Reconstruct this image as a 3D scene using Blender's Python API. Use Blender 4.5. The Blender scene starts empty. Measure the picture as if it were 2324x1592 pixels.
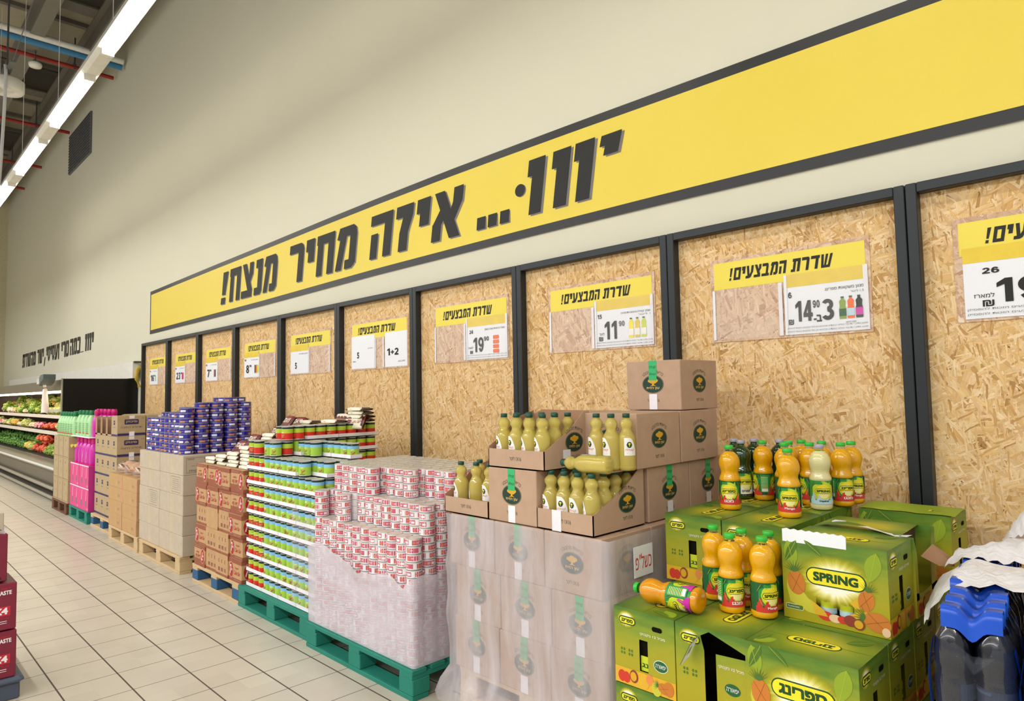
import bpy, math, random, re
from mathutils import Vector, Matrix, noise
random.seed(7)
R = random.Random(11)
scene = bpy.context.scene
COL = scene.collection
PI = math.pi
# ---------------------------------------------------------------- camera
cam_d = bpy.data.cameras.new('camera'); cam = bpy.data.objects.new('camera', cam_d); COL.objects.link(cam)
scene.camera = cam
F_PX, YAW, PITCH, ROLL = 1519.56, math.radians(45.4132), math.radians(3.5177), math.radians(-1.0851)
cam_d.sensor_fit = 'HORIZONTAL'; cam_d.sensor_width = 36.0; cam_d.lens = F_PX / 2324 * 36.0
cam_d.clip_start = 0.05; cam_d.clip_end = 200
fw = Vector((-math.sin(YAW)*math.cos(PITCH), math.cos(YAW)*math.cos(PITCH), math.sin(PITCH)))
rt = Vector((math.cos(YAW), math.sin(YAW), 0)); up = rt.cross(fw)
r2 = rt*math.cos(ROLL) + up*math.sin(ROLL); u2 = -rt*math.sin(ROLL) + up*math.cos(ROLL)
m3 = Matrix((r2, u2, -fw)).transposed()
cam.matrix_world = Matrix.Translation((0, -3.2922, 1.55)) @ m3.to_4x4()
# ---------------------------------------------------------------- world, exposure, large lights
world = bpy.data.worlds.new('world'); scene.world = world; world.use_nodes = True
bg = world.node_tree.nodes['Background']; bg.inputs[0].default_value = (1.0, 0.985, 0.96, 1); bg.inputs[1].default_value = 0.46
vs = scene.view_settings; vs.view_transform = 'Standard'; vs.look = 'None'; vs.exposure = 0.5; vs.gamma = 1.0; vs.use_curve_mapping = False
def area_row(y, x0, x1, z, power):
    # unseen area light added for front light, standing for battens over the next aisles
    l = bpy.data.lights.new('front_light_row', 'AREA'); l.shape = 'RECTANGLE'; l.size = x1-x0; l.size_y = 0.3; l.energy = power; l.color = (1, 0.985, 0.96)
    o = bpy.data.objects.new('front_row_light', l); o.location = ((x0+x1)/2, y, z); COL.objects.link(o)
area_row(-5.6, -24, 4, 4.5, 760)
area_row(-9.4, -24, 4, 4.5, 520)
TUBE_EMIT = 24.0
# ---------------------------------------------------------------- materials
def lin(c): return tuple((x/12.92 if x <= 0.04045 else ((x+0.055)/1.055)**2.4) for x in c)
def hexc(h): h = h.lstrip('#'); return lin(tuple(int(h[i:i+2], 16)/255 for i in (0, 2, 4)))
MATS = {}
def newmat(name):
    m = bpy.data.materials.new(name); m.use_nodes = True; MATS[name] = m
    return m, m.node_tree, m.node_tree.nodes['Principled BSDF']
def pm(name, col, rough=0.6, metal=0.0, spec=0.5, coat=0.0, trans=0.0, ior=1.45, emit=0.0, alpha=1.0, noise_amt=0.06, nscale=14):
    m, nt, b = newmat(name)
    c = hexc(col)
    b.inputs['Roughness'].default_value = rough; b.inputs['Metallic'].default_value = metal
    b.inputs['Specular IOR Level'].default_value = spec; b.inputs['Coat Weight'].default_value = coat
    b.inputs['Transmission Weight'].default_value = trans; b.inputs['IOR'].default_value = ior
    b.inputs['Alpha'].default_value = alpha
    if noise_amt > 0:
        tc = nt.nodes.new('ShaderNodeTexCoord'); nz = nt.nodes.new('ShaderNodeTexNoise'); nz.inputs['Scale'].default_value = nscale; nz.inputs['Detail'].default_value = 4
        mr = nt.nodes.new('ShaderNodeMapRange'); mr.inputs[1].default_value = 0.3; mr.inputs[2].default_value = 0.7; mr.inputs[3].default_value = 1-noise_amt; mr.inputs[4].default_value = 1+noise_amt*0.6
        mx = nt.nodes.new('ShaderNodeVectorMath'); mx.operation = 'SCALE'; mx.inputs[0].default_value = c
        nt.links.new(tc.outputs['Object'], nz.inputs['Vector']); nt.links.new(nz.outputs[0], mr.inputs[0]); nt.links.new(mr.outputs[0], mx.inputs['Scale'])
        nt.links.new(mx.outputs[0], b.inputs['Base Color'])
    else: b.inputs['Base Color'].default_value = (*c, 1)
    if emit: b.inputs['Emission Color'].default_value = (*c, 1); b.inputs['Emission Strength'].default_value = emit
    return m
for a in [
 ('wall_paint', '#dad7c3', .7, 0, .35, 0, 0, 1.45, 0, 1, .012, .8), ('end_wall', '#cfc7a6', .8, 0, .2), ('ink', '#22221f', .55, 0, .4), ('grey_ink', '#6b6a68', .55, 0, .4),
 ('banner_yellow', '#e6d04a', .4, 0, .45, 0, 0, 1.45, 0, 1, .012, .8), ('banner_black', '#1b1b1b', .38, 0, .5), ('banner_shadow', '#75716f', .45, 0, .4),
 ('steel_black', '#2b2f32', .42, .3, .5), ('card_white', '#eef0f6', .45, 0, .4, 0, 0, 1.45, 0, 1, .01, 1), ('sign_yellow', '#eedb55', .4, 0, .4, 0, 0, 1.45, 0, 1, .01, 1), ('sign_gold', '#e7ca3f', .4, 0, .4),
 ('white_metal', '#e4e4de', .4, .1, .5), ('white_plastic', '#e9e7df', .4), ('grey_metal', '#7e7f7c', .45, .4), ('dark_grey', '#4b4d4f', .55), ('beam_grey', '#77736a', .6), ('deck_tan', '#a79f8a', .7), ('deck_shade', '#6c675e', .7),
 ('pipe_red', '#9c2a22', .45), ('pipe_blue', '#3f83b3', .45), ('vent_grey', '#6a6b70', .6), ('cable_grey', '#d8dae0', .5),
 ('black_gloss', '#0a0a0b', .3, 0, .4), ('fridge_steel', '#6f675a', .4, .4), ('fridge_rail', '#a7a294', .35, .5), ('fridge_dark', '#3a352f', .6), ('fridge_in', '#4a3a30', .7), ('shelf_lip', '#d9d0c4', .4),
 ('scale_grey', '#4f5f60', .4), ('pink_white', '#f3e4dc', .4),
 ('pallet_green', '#1f7f6c', .7), ('pallet_wood', '#c9ae84', .8), ('pallet_blue', '#2d5c86', .7), ('pallet_brown', '#6a4630', .8), ('pallet_dark', '#17211f', .8), ('pallet_slate', '#4c5566', .5), ('raw_wood', '#c89a68', .8),
 ('kraft', '#ba9c84', .8, 0, .2), ('kraft_in', '#a98467', .85, 0, .2), ('kraft_grey', '#bfb19d', .8, 0, .2), ('kraft_tan', '#bd9a6c', .8, 0, .2), ('kraft_beige', '#b39e7b', .8, 0, .2), ('kraft_hot', '#bf9a70', .8, 0, .2), ('kraft_dark', '#5d4636', .9, 0, .1), ('tape_clear', '#c8b48f', .3), ('card_edge', '#c98f7c', .8),
 ('logo_green', '#1d3a2f', .6), ('gold', '#d9a521', .6), ('gold_text', '#d8b568', .6), ('ring_gold', '#7c7a4c', .6), ('tape_green', '#35b46e', .4), ('tape_white', '#eceaf0', .5),
 ('days_brown', '#96553d', .7), ('days_red', '#b3231d', .6), ('days_line', '#c9a98a', .7),
 ('cap_green', '#0f4a3a', .4), ('cap_lime', '#35b83c', .35), ('cap_grey', '#a8a6b4', .4),
 ('lab_white', '#f4f3ee', .4), ('lab_red', '#d43a32', .4), ('lab_green', '#2f9440', .4), ('lab_lime', '#cfdc2c', .4), ('lab_orange', '#ee6a1d', .4), ('lab_yellow', '#f5e32e', .4), ('lab_blue', '#bfdde8', .4), ('lab_dkgreen', '#1f5f33', .4), ('lab_pale', '#f7ee9a', .4),
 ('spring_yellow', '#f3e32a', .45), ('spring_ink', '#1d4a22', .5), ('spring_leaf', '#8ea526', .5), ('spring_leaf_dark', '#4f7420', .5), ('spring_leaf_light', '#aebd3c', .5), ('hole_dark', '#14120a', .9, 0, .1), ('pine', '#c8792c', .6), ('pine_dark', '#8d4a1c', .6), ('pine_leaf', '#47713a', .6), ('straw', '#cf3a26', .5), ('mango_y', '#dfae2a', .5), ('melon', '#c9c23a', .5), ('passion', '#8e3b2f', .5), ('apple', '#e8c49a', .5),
 ('tin_metal', '#d9d9d6', .3, .6), ('tin_lid', '#d8cdbb', .35, .4), ('tuna_white', '#efeef0', .35), ('tuna_red', '#cb5f74', .4), ('veg_dark', '#123029', .35), ('veg_navy', '#0f2230', .35), ('veg_lime', '#b3cf3a', .35), ('veg_lime2', '#a6cf45', .35), ('veg_red', '#d92a1f', .35), ('veg_blue', '#86c3ee', .35), ('veg_bean', '#9a6a2a', .5), ('veg_bean2', '#d3a85f', .5), ('tray_white', '#efeef4', .6),
 ('tin_blue', '#271a9c', .18, .2, .5, 1.0), ('tin_orange', '#c98a58', .4), ('tin_label', '#e8e8f4', .4), ('tin_rim', '#8f8db0', .3, .6),
 ('choc_cream', '#efe9d2', .4), ('choc_brown', '#5c2415', .35), ('choc_wine', '#7a1f28', .35), ('bread', '#c89f6e', .6),
 ('soap_green', '#a8dca0', .4), ('soap_cap', '#11784a', .4), ('pink_bottle', '#cf28a8', .35), ('pink_cap', '#d3127e', .35), ('pink_box', '#dc3f86', .5), ('pink_box2', '#b82a84', .5), ('pink_edge', '#f1dbe6', .5), ('tag_yellow', '#e8df4a', .5), ('haw_ink', '#33265f', .6), ('soap_ink', '#27624a', .5),
 ('crimson', '#7d1f36', .5), ('crimson_top', '#6d2030', .4), ('crimson_red', '#c4223a', .5), ('malt_dark', '#3b1015', .3), ('white_ink', '#f4f0f2', .5),
 ('water_blue', '#1550c4', .3), ('water_cap', '#2f74d8', .3), ('water_shade', '#070b16', .18, 0, .6, .5), ('water_label', '#2a3346', .4), ('sheet_white', '#e6e4e8', .45),
 ('leaf_a', '#8aa53c', .6), ('leaf_b', '#4f8a2f', .6), ('leaf_c', '#c9c25a', .6), ('leaf_d', '#2f5f25', .7), ('tomato', '#c8341f', .3), ('pepper_y', '#e6b93a', .4), ('cream_veg', '#e9d7a2', .5), ('radish', '#d4315a', .5), ('peach', '#e08a4a', .5), ('aubergine', '#1b1116', .3), ('hose_yellow', '#c9a93a', .5),
]: pm(*a)
pm('tube_glow', '#fffaf2', emit=TUBE_EMIT, noise_amt=0)
pm('fridge_glow', '#ffe6c4', emit=9.0, noise_amt=0)
pm('clear', '#f4f6f4', .06, trans=1.0, ior=1.12, noise_amt=0)
pm('water_clear', '#8fa0c4', .12, trans=.8, ior=1.2, noise_amt=0)
pm('juice_orange', '#e4a600', .22, coat=.7, noise_amt=0.03); pm('juice_peach', '#d98f00', .22, coat=.7, noise_amt=0.03)
pm('juice_pale', '#ddd59a', .22, coat=.7, noise_amt=0.03); pm('juice_apple', '#1f3a12', .15, coat=.9, noise_amt=0.03)
def oilmat():
    m, nt, b = newmat('oil'); N = nt.nodes; L = nt.links
    b.inputs['Base Color'].default_value = (*hexc('#fffad2'), 1); b.inputs['Roughness'].default_value = .03; b.inputs['Transmission Weight'].default_value = 1; b.inputs['IOR'].default_value = 1.2
    tl = N.new('ShaderNodeBsdfTranslucent'); tl.inputs[0].default_value = (*hexc('#fff3aa'), 1); df = N.new('ShaderNodeBsdfDiffuse'); df.inputs[0].default_value = (*hexc('#fbe676'), 1)
    gl = N.new('ShaderNodeBsdfGlossy'); gl.inputs[1].default_value = .05; fz = N.new('ShaderNodeFresnel'); fz.inputs[0].default_value = 1.5
    m1 = N.new('ShaderNodeMixShader'); m1.inputs[0].default_value = .66; m2 = N.new('ShaderNodeMixShader'); m2.inputs[0].default_value = .62; m3 = N.new('ShaderNodeMixShader')
    L.new(tl.outputs[0], m1.inputs[1]); L.new(df.outputs[0], m1.inputs[2]); L.new(b.outputs[0], m2.inputs[1]); L.new(m1.outputs[0], m2.inputs[2])
    L.new(fz.outputs[0], m3.inputs[0]); L.new(m2.outputs[0], m3.inputs[1]); L.new(gl.outputs[0], m3.inputs[2]); L.new(m3.outputs[0], N['Material Output'].inputs[0])
oilmat()
def film(name, opac, col='#efe9f2', rough=.2, stretch=(3, 3, 3), bump=.25, lo=.55, hi=1.5):
    m, nt, b = newmat(name); N = nt.nodes; L = nt.links
    b.inputs['Base Color'].default_value = (*hexc(col), 1); b.inputs['Roughness'].default_value = rough; b.inputs['Specular IOR Level'].default_value = .8
    tr = N.new('ShaderNodeBsdfTransparent'); mx = N.new('ShaderNodeMixShader'); out = N['Material Output']
    tc = N.new('ShaderNodeTexCoord'); mp = N.new('ShaderNodeMapping'); mp.inputs['Scale'].default_value = stretch; mp.inputs['Rotation'].default_value = (.25, .15, .1)
    nz = N.new('ShaderNodeTexNoise'); nz.inputs['Scale'].default_value = 1; nz.inputs['Detail'].default_value = 3; nz.inputs['Distortion'].default_value = .6
    n2 = N.new('ShaderNodeTexNoise'); n2.inputs['Scale'].default_value = 4; n2.inputs['Detail'].default_value = 1.5; n2.inputs['Distortion'].default_value = 2.5
    bp = N.new('ShaderNodeBump'); bp.inputs['Strength'].default_value = bump; bp.inputs['Distance'].default_value = .02
    mr = N.new('ShaderNodeMapRange'); mr.inputs[1].default_value = .3; mr.inputs[2].default_value = .75; mr.inputs[3].default_value = opac*lo; mr.inputs[4].default_value = min(1, opac*hi)
    L.new(tc.outputs['Object'], mp.inputs[0]); L.new(mp.outputs[0], nz.inputs['Vector']); L.new(mp.outputs[0], n2.inputs['Vector']); L.new(n2.outputs[0], bp.inputs['Height']); L.new(bp.outputs[0], b.inputs['Normal'])
    L.new(nz.outputs[0], mr.inputs[0]); L.new(mr.outputs[0], mx.inputs[0]); L.new(tr.outputs[0], mx.inputs[1]); L.new(b.outputs[0], mx.inputs[2]); L.new(mx.outputs[0], out.inputs[0])
def sheetmat():
    m = MATS['sheet_white']; nt = m.node_tree; N = nt.nodes; L = nt.links; b = N['Principled BSDF']
    tc = N.new('ShaderNodeTexCoord'); mp = N.new('ShaderNodeMapping'); mp.inputs['Scale'].default_value = (8, 12, 7); mp.inputs['Rotation'].default_value = (.5, .2, .9)
    nz = N.new('ShaderNodeTexNoise'); nz.inputs['Scale'].default_value = 1; nz.inputs['Detail'].default_value = 5; nz.inputs['Distortion'].default_value = 1.6
    bp = N.new('ShaderNodeBump'); bp.inputs['Strength'].default_value = .55; bp.inputs['Distance'].default_value = .02
    L.new(tc.outputs['Object'], mp.inputs[0]); L.new(mp.outputs[0], nz.inputs['Vector']); L.new(nz.outputs[0], bp.inputs['Height']); L.new(bp.outputs[0], b.inputs['Normal'])
    b.inputs['Subsurface Weight'].default_value = 0; b.inputs['Transmission Weight'].default_value = 0
sheetmat()
film('film_tuna', .60, '#e2dce6', stretch=(2.5, 2.5, 4), lo=.75, hi=1.25, bump=.10); film('film_oil', .47, '#d6d0d6', stretch=(9, 9, 1.6), bump=.12, lo=.6, hi=1.5); film('film_thin', .13, rough=.12); film('film_clear', .035, '#cfd6ea', rough=.06, bump=.35); film('sleeve', .10, '#ffffff', rough=.08, bump=.05)
def osb(name, pal, scale=1.0, dark='#6b4a22'):
    m, nt, b = newmat(name); N = nt.nodes; L = nt.links
    tc = N.new('ShaderNodeTexCoord'); wz = N.new('ShaderNodeTexNoise'); wz.inputs['Scale'].default_value = 7*scale; wz.inputs['Detail'].default_value = 3
    wa = N.new('ShaderNodeVectorMath'); wa.operation = 'MULTIPLY_ADD'; wa.inputs[1].default_value = (.03/scale, 0, .03/scale)
    L.new(tc.outputs['Object'], wz.inputs['Vector']); L.new(wz.outputs['Color'], wa.inputs[0]); L.new(tc.outputs['Object'], wa.inputs[2])
    prev = None
    for k, (ang, sx, sz) in enumerate([(1.35, 9, 40), (.35, 8, 46), (-.75, 10, 44), (1.75, 8, 52), (-1.25, 9, 48), (-.15, 12, 66), (.85, 10, 60), (1.15, 13, 100), (-.45, 15, 110), (1.5, 18, 150)]):
        mp = N.new('ShaderNodeMapping'); mp.vector_type = 'TEXTURE'
        mp.inputs['Rotation'].default_value = (0, ang, 0); mp.inputs['Scale'].default_value = (1/(sx*scale), 1, 1/(sz*scale)); mp.inputs['Location'].default_value = (k*.37, 0, k*.19)
        vo = N.new('ShaderNodeTexVoronoi'); vo.inputs['Scale'].default_value = 1.0; vo.distance = 'CHEBYCHEV'
        L.new(wa.outputs[0], mp.inputs[0]); L.new(mp.outputs[0], vo.inputs['Vector'])
        sp = N.new('ShaderNodeSeparateColor'); L.new(vo.outputs['Color'], sp.inputs[0])
        cr = N.new('ShaderNodeValToRGB'); cr.color_ramp.interpolation = 'LINEAR'; el = cr.color_ramp.elements
        el[0].position = 0; el[0].color = (*hexc(pal[0]), 1); el[1].position = 1; el[1].color = (*hexc(pal[-1]), 1)
        for q in range(1, len(pal)-1): e = el.new(q/(len(pal)-1)); e.color = (*hexc(pal[q]), 1)
        L.new(sp.outputs[1], cr.inputs[0])
        gr = N.new('ShaderNodeTexNoise'); gr.inputs['Scale'].default_value = 1.0; gr.inputs['Detail'].default_value = 3
        mg = N.new('ShaderNodeMapping'); mg.vector_type = 'TEXTURE'; mg.inputs['Rotation'].default_value = (0, ang, 0); mg.inputs['Scale'].default_value = (1/(14*scale), 1, 1/(260*scale))
        L.new(wa.outputs[0], mg.inputs[0]); L.new(mg.outputs[0], gr.inputs['Vector'])
        gm = N.new('ShaderNodeMapRange'); gm.inputs[1].default_value = .3; gm.inputs[2].default_value = .7; gm.inputs[3].default_value = .86; gm.inputs[4].default_value = 1.1; L.new(gr.outputs[0], gm.inputs[0])
        sc_ = N.new('ShaderNodeVectorMath'); sc_.operation = 'SCALE'; dj = N.new('ShaderNodeMapRange'); dj.inputs[1].default_value = .25; dj.inputs[2].default_value = .95; dj.inputs[3].default_value = 1.04; dj.inputs[4].default_value = .80; L.new(vo.outputs['Distance'], dj.inputs[0]); mm_ = N.new('ShaderNodeMath'); mm_.operation = 'MULTIPLY'; L.new(gm.outputs[0], mm_.inputs[0]); L.new(dj.outputs[0], mm_.inputs[1])
        L.new(cr.outputs[0], sc_.inputs[0]); L.new(mm_.outputs[0], sc_.inputs['Scale'])
        if prev is None: prev = sc_.outputs[0]; continue
        gt = N.new('ShaderNodeMapRange'); thr = .5 if k < 5 else (.62 if k < 7 else .84)
        gt.inputs[1].default_value = thr; gt.inputs[2].default_value = thr+.02; L.new(sp.outputs[0], gt.inputs[0])
        mx = N.new('ShaderNodeMix'); mx.data_type = 'RGBA'; L.new(gt.outputs[0], mx.inputs['Factor']); L.new(prev, mx.inputs[6]); L.new(sc_.outputs[0], mx.inputs[7]); prev = mx.outputs[2]
    # dark resin specks
    dn = N.new('ShaderNodeTexNoise'); dn.inputs['Scale'].default_value = 46*scale; dn.inputs['Detail'].default_value = 3; dn.inputs['Distortion'].default_value = 1.5
    L.new(tc.outputs['Object'], dn.inputs['Vector']); dm = N.new('ShaderNodeMapRange'); dm.inputs[1].default_value = .67; dm.inputs[2].default_value = .74; L.new(dn.outputs[0], dm.inputs[0])
    mx = N.new('ShaderNodeMix'); mx.data_type = 'RGBA'; L.new(dm.outputs[0], mx.inputs['Factor']); L.new(prev, mx.inputs[6]); mx.inputs[7].default_value = (*hexc(dark), 1)
    L.new(mx.outputs[2], b.inputs['Base Color']); b.inputs['Roughness'].default_value = .6; b.inputs['Specular IOR Level'].default_value = .25
osb('osb', ['#b0854f', '#d0a364', '#dfb87c', '#e6c389', '#f2d8ab', '#d9b078', '#eacb9c', '#c89c66'])
osb('osb_print', ['#c8a283', '#dcbb9d', '#e5c9ad', '#e0c1a4', '#b98f74', '#ead3bb'], .8, '#8a5a48')
def tilefloor():
    m, nt, b = newmat('floor_tile'); N = nt.nodes; L = nt.links
    tc = N.new('ShaderNodeTexCoord'); mp = N.new('ShaderNodeMapping'); mp.inputs['Location'].default_value = (4.97, 1.885, 0)
    L.new(tc.outputs['Object'], mp.inputs[0]); sp = N.new('ShaderNodeSeparateXYZ'); L.new(mp.outputs[0], sp.inputs[0])
    def grid(o, pitch, w):
        d = N.new('ShaderNodeMath'); d.operation = 'DIVIDE'; d.inputs[1].default_value = pitch; L.new(o, d.inputs[0])
        f = N.new('ShaderNodeMath'); f.operation = 'ROUND'; L.new(d.outputs[0], f.inputs[0])
        s = N.new('ShaderNodeMath'); s.operation = 'SUBTRACT'; L.new(d.outputs[0], s.inputs[0]); L.new(f.outputs[0], s.inputs[1])
        a = N.new('ShaderNodeMath'); a.operation = 'ABSOLUTE'; L.new(s.outputs[0], a.inputs[0])
        c = N.new('ShaderNodeMath'); c.operation = 'LESS_THAN'; c.inputs[1].default_value = w/2/pitch; L.new(a.outputs[0], c.inputs[0]); return c.outputs[0]
    gx = grid(sp.outputs[0], .302, .005); gy = grid(sp.outputs[1], .29, .008)
    mxm = N.new('ShaderNodeMath'); mxm.operation = 'MAXIMUM'; L.new(gx, mxm.inputs[0]); L.new(gy, mxm.inputs[1])
    sn = N.new('ShaderNodeVectorMath'); sn.operation = 'SNAP'; sn.inputs[1].default_value = (.302, .29, 1)
    ofs = N.new('ShaderNodeVectorMath'); ofs.inputs[1].default_value = (.151, .145, 0); L.new(mp.outputs[0], ofs.inputs[0]); L.new(ofs.outputs[0], sn.inputs[0])
    wn = N.new('ShaderNodeTexWhiteNoise'); L.new(sn.outputs[0], wn.inputs[0])
    nz = N.new('ShaderNodeTexNoise'); nz.inputs['Scale'].default_value = 3; nz.inputs['Detail'].default_value = 5; L.new(tc.outputs['Object'], nz.inputs['Vector'])
    cr = N.new('ShaderNodeValToRGB'); cr.color_ramp.elements[0].color = (*hexc('#bdb5a4'), 1); cr.color_ramp.elements[1].color = (*hexc('#cac2b1'), 1); L.new(nz.outputs[0], cr.inputs[0])
    vm = N.new('ShaderNodeMapRange'); vm.inputs[3].default_value = .95; vm.inputs[4].default_value = 1.04; L.new(wn.outputs[0], vm.inputs[0])
    sc_ = N.new('ShaderNodeVectorMath'); sc_.operation = 'SCALE'; L.new(cr.outputs[0], sc_.inputs[0]); L.new(vm.outputs[0], sc_.inputs['Scale'])
    mx = N.new('ShaderNodeMix'); mx.data_type = 'RGBA'; L.new(mxm.outputs[0], mx.inputs['Factor']); L.new(sc_.outputs[0], mx.inputs[6]); mx.inputs[7].default_value = (*hexc('#4a4034'), 1)
    L.new(mx.outputs[2], b.inputs['Base Color'])
    rr = N.new('ShaderNodeMapRange'); rr.inputs[3].default_value = .32; rr.inputs[4].default_value = .8; L.new(mxm.outputs[0], rr.inputs[0]); L.new(rr.outputs[0], b.inputs['Roughness'])
tilefloor()
def springboard():
    # printed carton: green shoulders fading to lime, with streaks (object z 0..0.27)
    m, nt, b = newmat('spring_print'); N = nt.nodes; L = nt.links
    tc = N.new('ShaderNodeTexCoord'); sp = N.new('ShaderNodeSeparateXYZ'); L.new(tc.outputs['Object'], sp.inputs[0])
    mp = N.new('ShaderNodeMapping'); mp.inputs['Scale'].default_value = (5, 5, 22); mp.inputs['Rotation'].default_value = (.12, .12, 0); L.new(tc.outputs['Object'], mp.inputs[0])
    nz = N.new('ShaderNodeTexNoise'); nz.inputs['Scale'].default_value = 1.4; nz.inputs['Detail'].default_value = 3; L.new(mp.outputs[0], nz.inputs['Vector'])
    ma = N.new('ShaderNodeMath'); ma.operation = 'MULTIPLY_ADD'; ma.inputs[1].default_value = .13; L.new(nz.outputs[0], ma.inputs[0]); L.new(sp.outputs[2], ma.inputs[2])
    mr = N.new('ShaderNodeMapRange'); mr.inputs[1].default_value = .05; mr.inputs[2].default_value = .345; L.new(ma.outputs[0], mr.inputs[0])
    cr = N.new('ShaderNodeValToRGB'); e = cr.color_ramp.elements
    e[0].color = (*hexc('#a89c14'), 1); e[1].position = 1; e[1].color = (*hexc('#3f6a1e'), 1)
    for p, c in ((.3, '#a9a01a'), (.55, '#9d9d20'), (.76, '#7f9424'), (.9, '#557c22')): q = e.new(p); q.color = (*hexc(c), 1)
    L.new(mr.outputs[0], cr.inputs[0]); L.new(cr.outputs[0], b.inputs['Base Color']); b.inputs['Roughness'].default_value = .42
    # top print: streaked greens with a lime heart
    m, nt, b = newmat('spring_top'); N = nt.nodes; L = nt.links
    tc = N.new('ShaderNodeTexCoord'); nz = N.new('ShaderNodeTexNoise'); nz.inputs['Scale'].default_value = 6; nz.inputs['Detail'].default_value = 2; L.new(tc.outputs['Object'], nz.inputs['Vector'])
    ln = N.new('ShaderNodeVectorMath'); ln.operation = 'LENGTH'; mp = N.new('ShaderNodeMapping'); mp.inputs['Scale'].default_value = (5, 8, 0); L.new(tc.outputs['Object'], mp.inputs[0]); L.new(mp.outputs[0], ln.inputs[0])
    ma = N.new('ShaderNodeMath'); ma.operation = 'MULTIPLY_ADD'; ma.inputs[1].default_value = .9; L.new(nz.outputs[0], ma.inputs[0]); L.new(ln.outputs['Value'], ma.inputs[2])
    cr = N.new('ShaderNodeValToRGB'); e = cr.color_ramp.elements; e[0].position = .35; e[0].color = (*hexc('#b5ac1c'), 1); e[1].position = .95; e[1].color = (*hexc('#44681f'), 1); q = e.new(.66); q.color = (*hexc('#718a24'), 1)
    mr = N.new('ShaderNodeMapRange'); mr.inputs[1].default_value = 0; mr.inputs[2].default_value = 1.7; L.new(ma.outputs[0], mr.inputs[0]); L.new(mr.outputs[0], cr.inputs[0]); L.new(cr.outputs[0], b.inputs['Base Color']); b.inputs['Roughness'].default_value = .42
    # printed sun burst, UV 0..1 on its own patch
    for nm, cols in (('sunburst', ['#fffae8', '#fbf29a', '#e4d92e', '#aaa41e']), ('berry_burst', ['#fff2a0', '#f7d32a', '#ef7a1e', '#d8301c'])):
        m, nt, b = newmat(nm); N = nt.nodes; L = nt.links
        uv = N.new('ShaderNodeUVMap'); sb = N.new('ShaderNodeVectorMath'); sb.operation = 'SUBTRACT'; sb.inputs[1].default_value = (.5, .5, 0); L.new(uv.outputs[0], sb.inputs[0])
        ln = N.new('ShaderNodeVectorMath'); ln.operation = 'LENGTH'; L.new(sb.outputs[0], ln.inputs[0])
        nrm = N.new('ShaderNodeVectorMath'); nrm.operation = 'NORMALIZE'; L.new(sb.outputs[0], nrm.inputs[0])
        nz = N.new('ShaderNodeTexNoise'); nz.inputs['Scale'].default_value = 6; nz.inputs['Detail'].default_value = 3; L.new(nrm.outputs[0], nz.inputs['Vector'])
        ma = N.new('ShaderNodeMath'); ma.operation = 'MULTIPLY_ADD'; ma.inputs[1].default_value = -.16; L.new(nz.outputs[0], ma.inputs[0]); L.new(ln.outputs['Value'], ma.inputs[2])
        mr = N.new('ShaderNodeMapRange'); mr.inputs[1].default_value = -.05; mr.inputs[2].default_value = .42; L.new(ma.outputs[0], mr.inputs[0])
        cr = N.new('ShaderNodeValToRGB'); e = cr.color_ramp.elements; e[0].color = (*hexc(cols[0]), 1); e[1].position = .85; e[1].color = (*hexc(cols[3]), 1)
        for p, c in ((.36, cols[0]), (.5, cols[1]), (.68, cols[2])): q = e.new(p); q.color = (*hexc(c), 1)
        L.new(mr.outputs[0], cr.inputs[0]); L.new(cr.outputs[0], b.inputs['Base Color']); b.inputs['Roughness'].default_value = .42
        al = N.new('ShaderNodeMapRange'); al.inputs[1].default_value = .4; al.inputs[2].default_value = .95; al.inputs[3].default_value = 1; al.inputs[4].default_value = 0; L.new(mr.outputs[0], al.inputs[0]); L.new(al.outputs[0], b.inputs['Alpha'])
springboard()
# ---------------------------------------------------------------- mesh helpers
_TXT = {}
def text2d(s, bold, shear):
    k = (s, bold, shear)
    if k not in _TXT:
        cu = bpy.data.curves.new('lettering', 'FONT'); cu.body = s; cu.offset = bold; cu.shear = shear; cu.resolution_u = 3; cu.fill_mode = 'FRONT' if hasattr(cu, 'fill_mode') else 'FRONT'
        ob = bpy.data.objects.new('lettering', cu); me = ob.to_mesh()
        V = [(v.co.x, v.co.y) for v in me.vertices]; Fc = [tuple(p.vertices) for p in me.polygons]
        ob.to_mesh_clear(); bpy.data.objects.remove(ob); bpy.data.curves.remove(cu)
        x0 = min(v[0] for v in V); x1 = max(v[0] for v in V); y0 = min(v[1] for v in V); y1 = max(v[1] for v in V)
        _TXT[k] = ([((x-x0)/(x1-x0), (y-y0)/(y1-y0)) for x, y in V], Fc, (x1-x0)/(y1-y0), x1-x0, y1-y0)
    return _TXT[k]
def he(s): return re.sub(r'[0-9.]+', lambda m: m.group()[::-1], s[::-1])
def front(y): return lambda u, v, e=0: (u, y-e, v)
def right(x): return lambda u, v, e=0: (x+e, u, v)
def left(x): return lambda u, v, e=0: (x-e, -u, v)
def topf(z): return lambda u, v, e=0: (u, v, z+e)
def cyl(r, a0=0):
    f = lambda u, v, e=0: ((r+e)*math.sin(a0+u/r), -(r+e)*math.cos(a0+u/r), v)
    f.r = r; return f
def span(pts, u):
    # lower and upper v of a convex outline at u
    vs_ = []
    for (a, va), (c, vc) in zip(pts, pts[1:]+pts[:1]):
        if abs(c-a) > 1e-9 and min(a, c)-1e-9 <= u <= max(a, c)+1e-9: vs_.append(va+(vc-va)*(u-a)/(c-a))
    return (min(vs_), max(vs_)) if vs_ else (0, 0)
E1 = .0005
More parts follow.
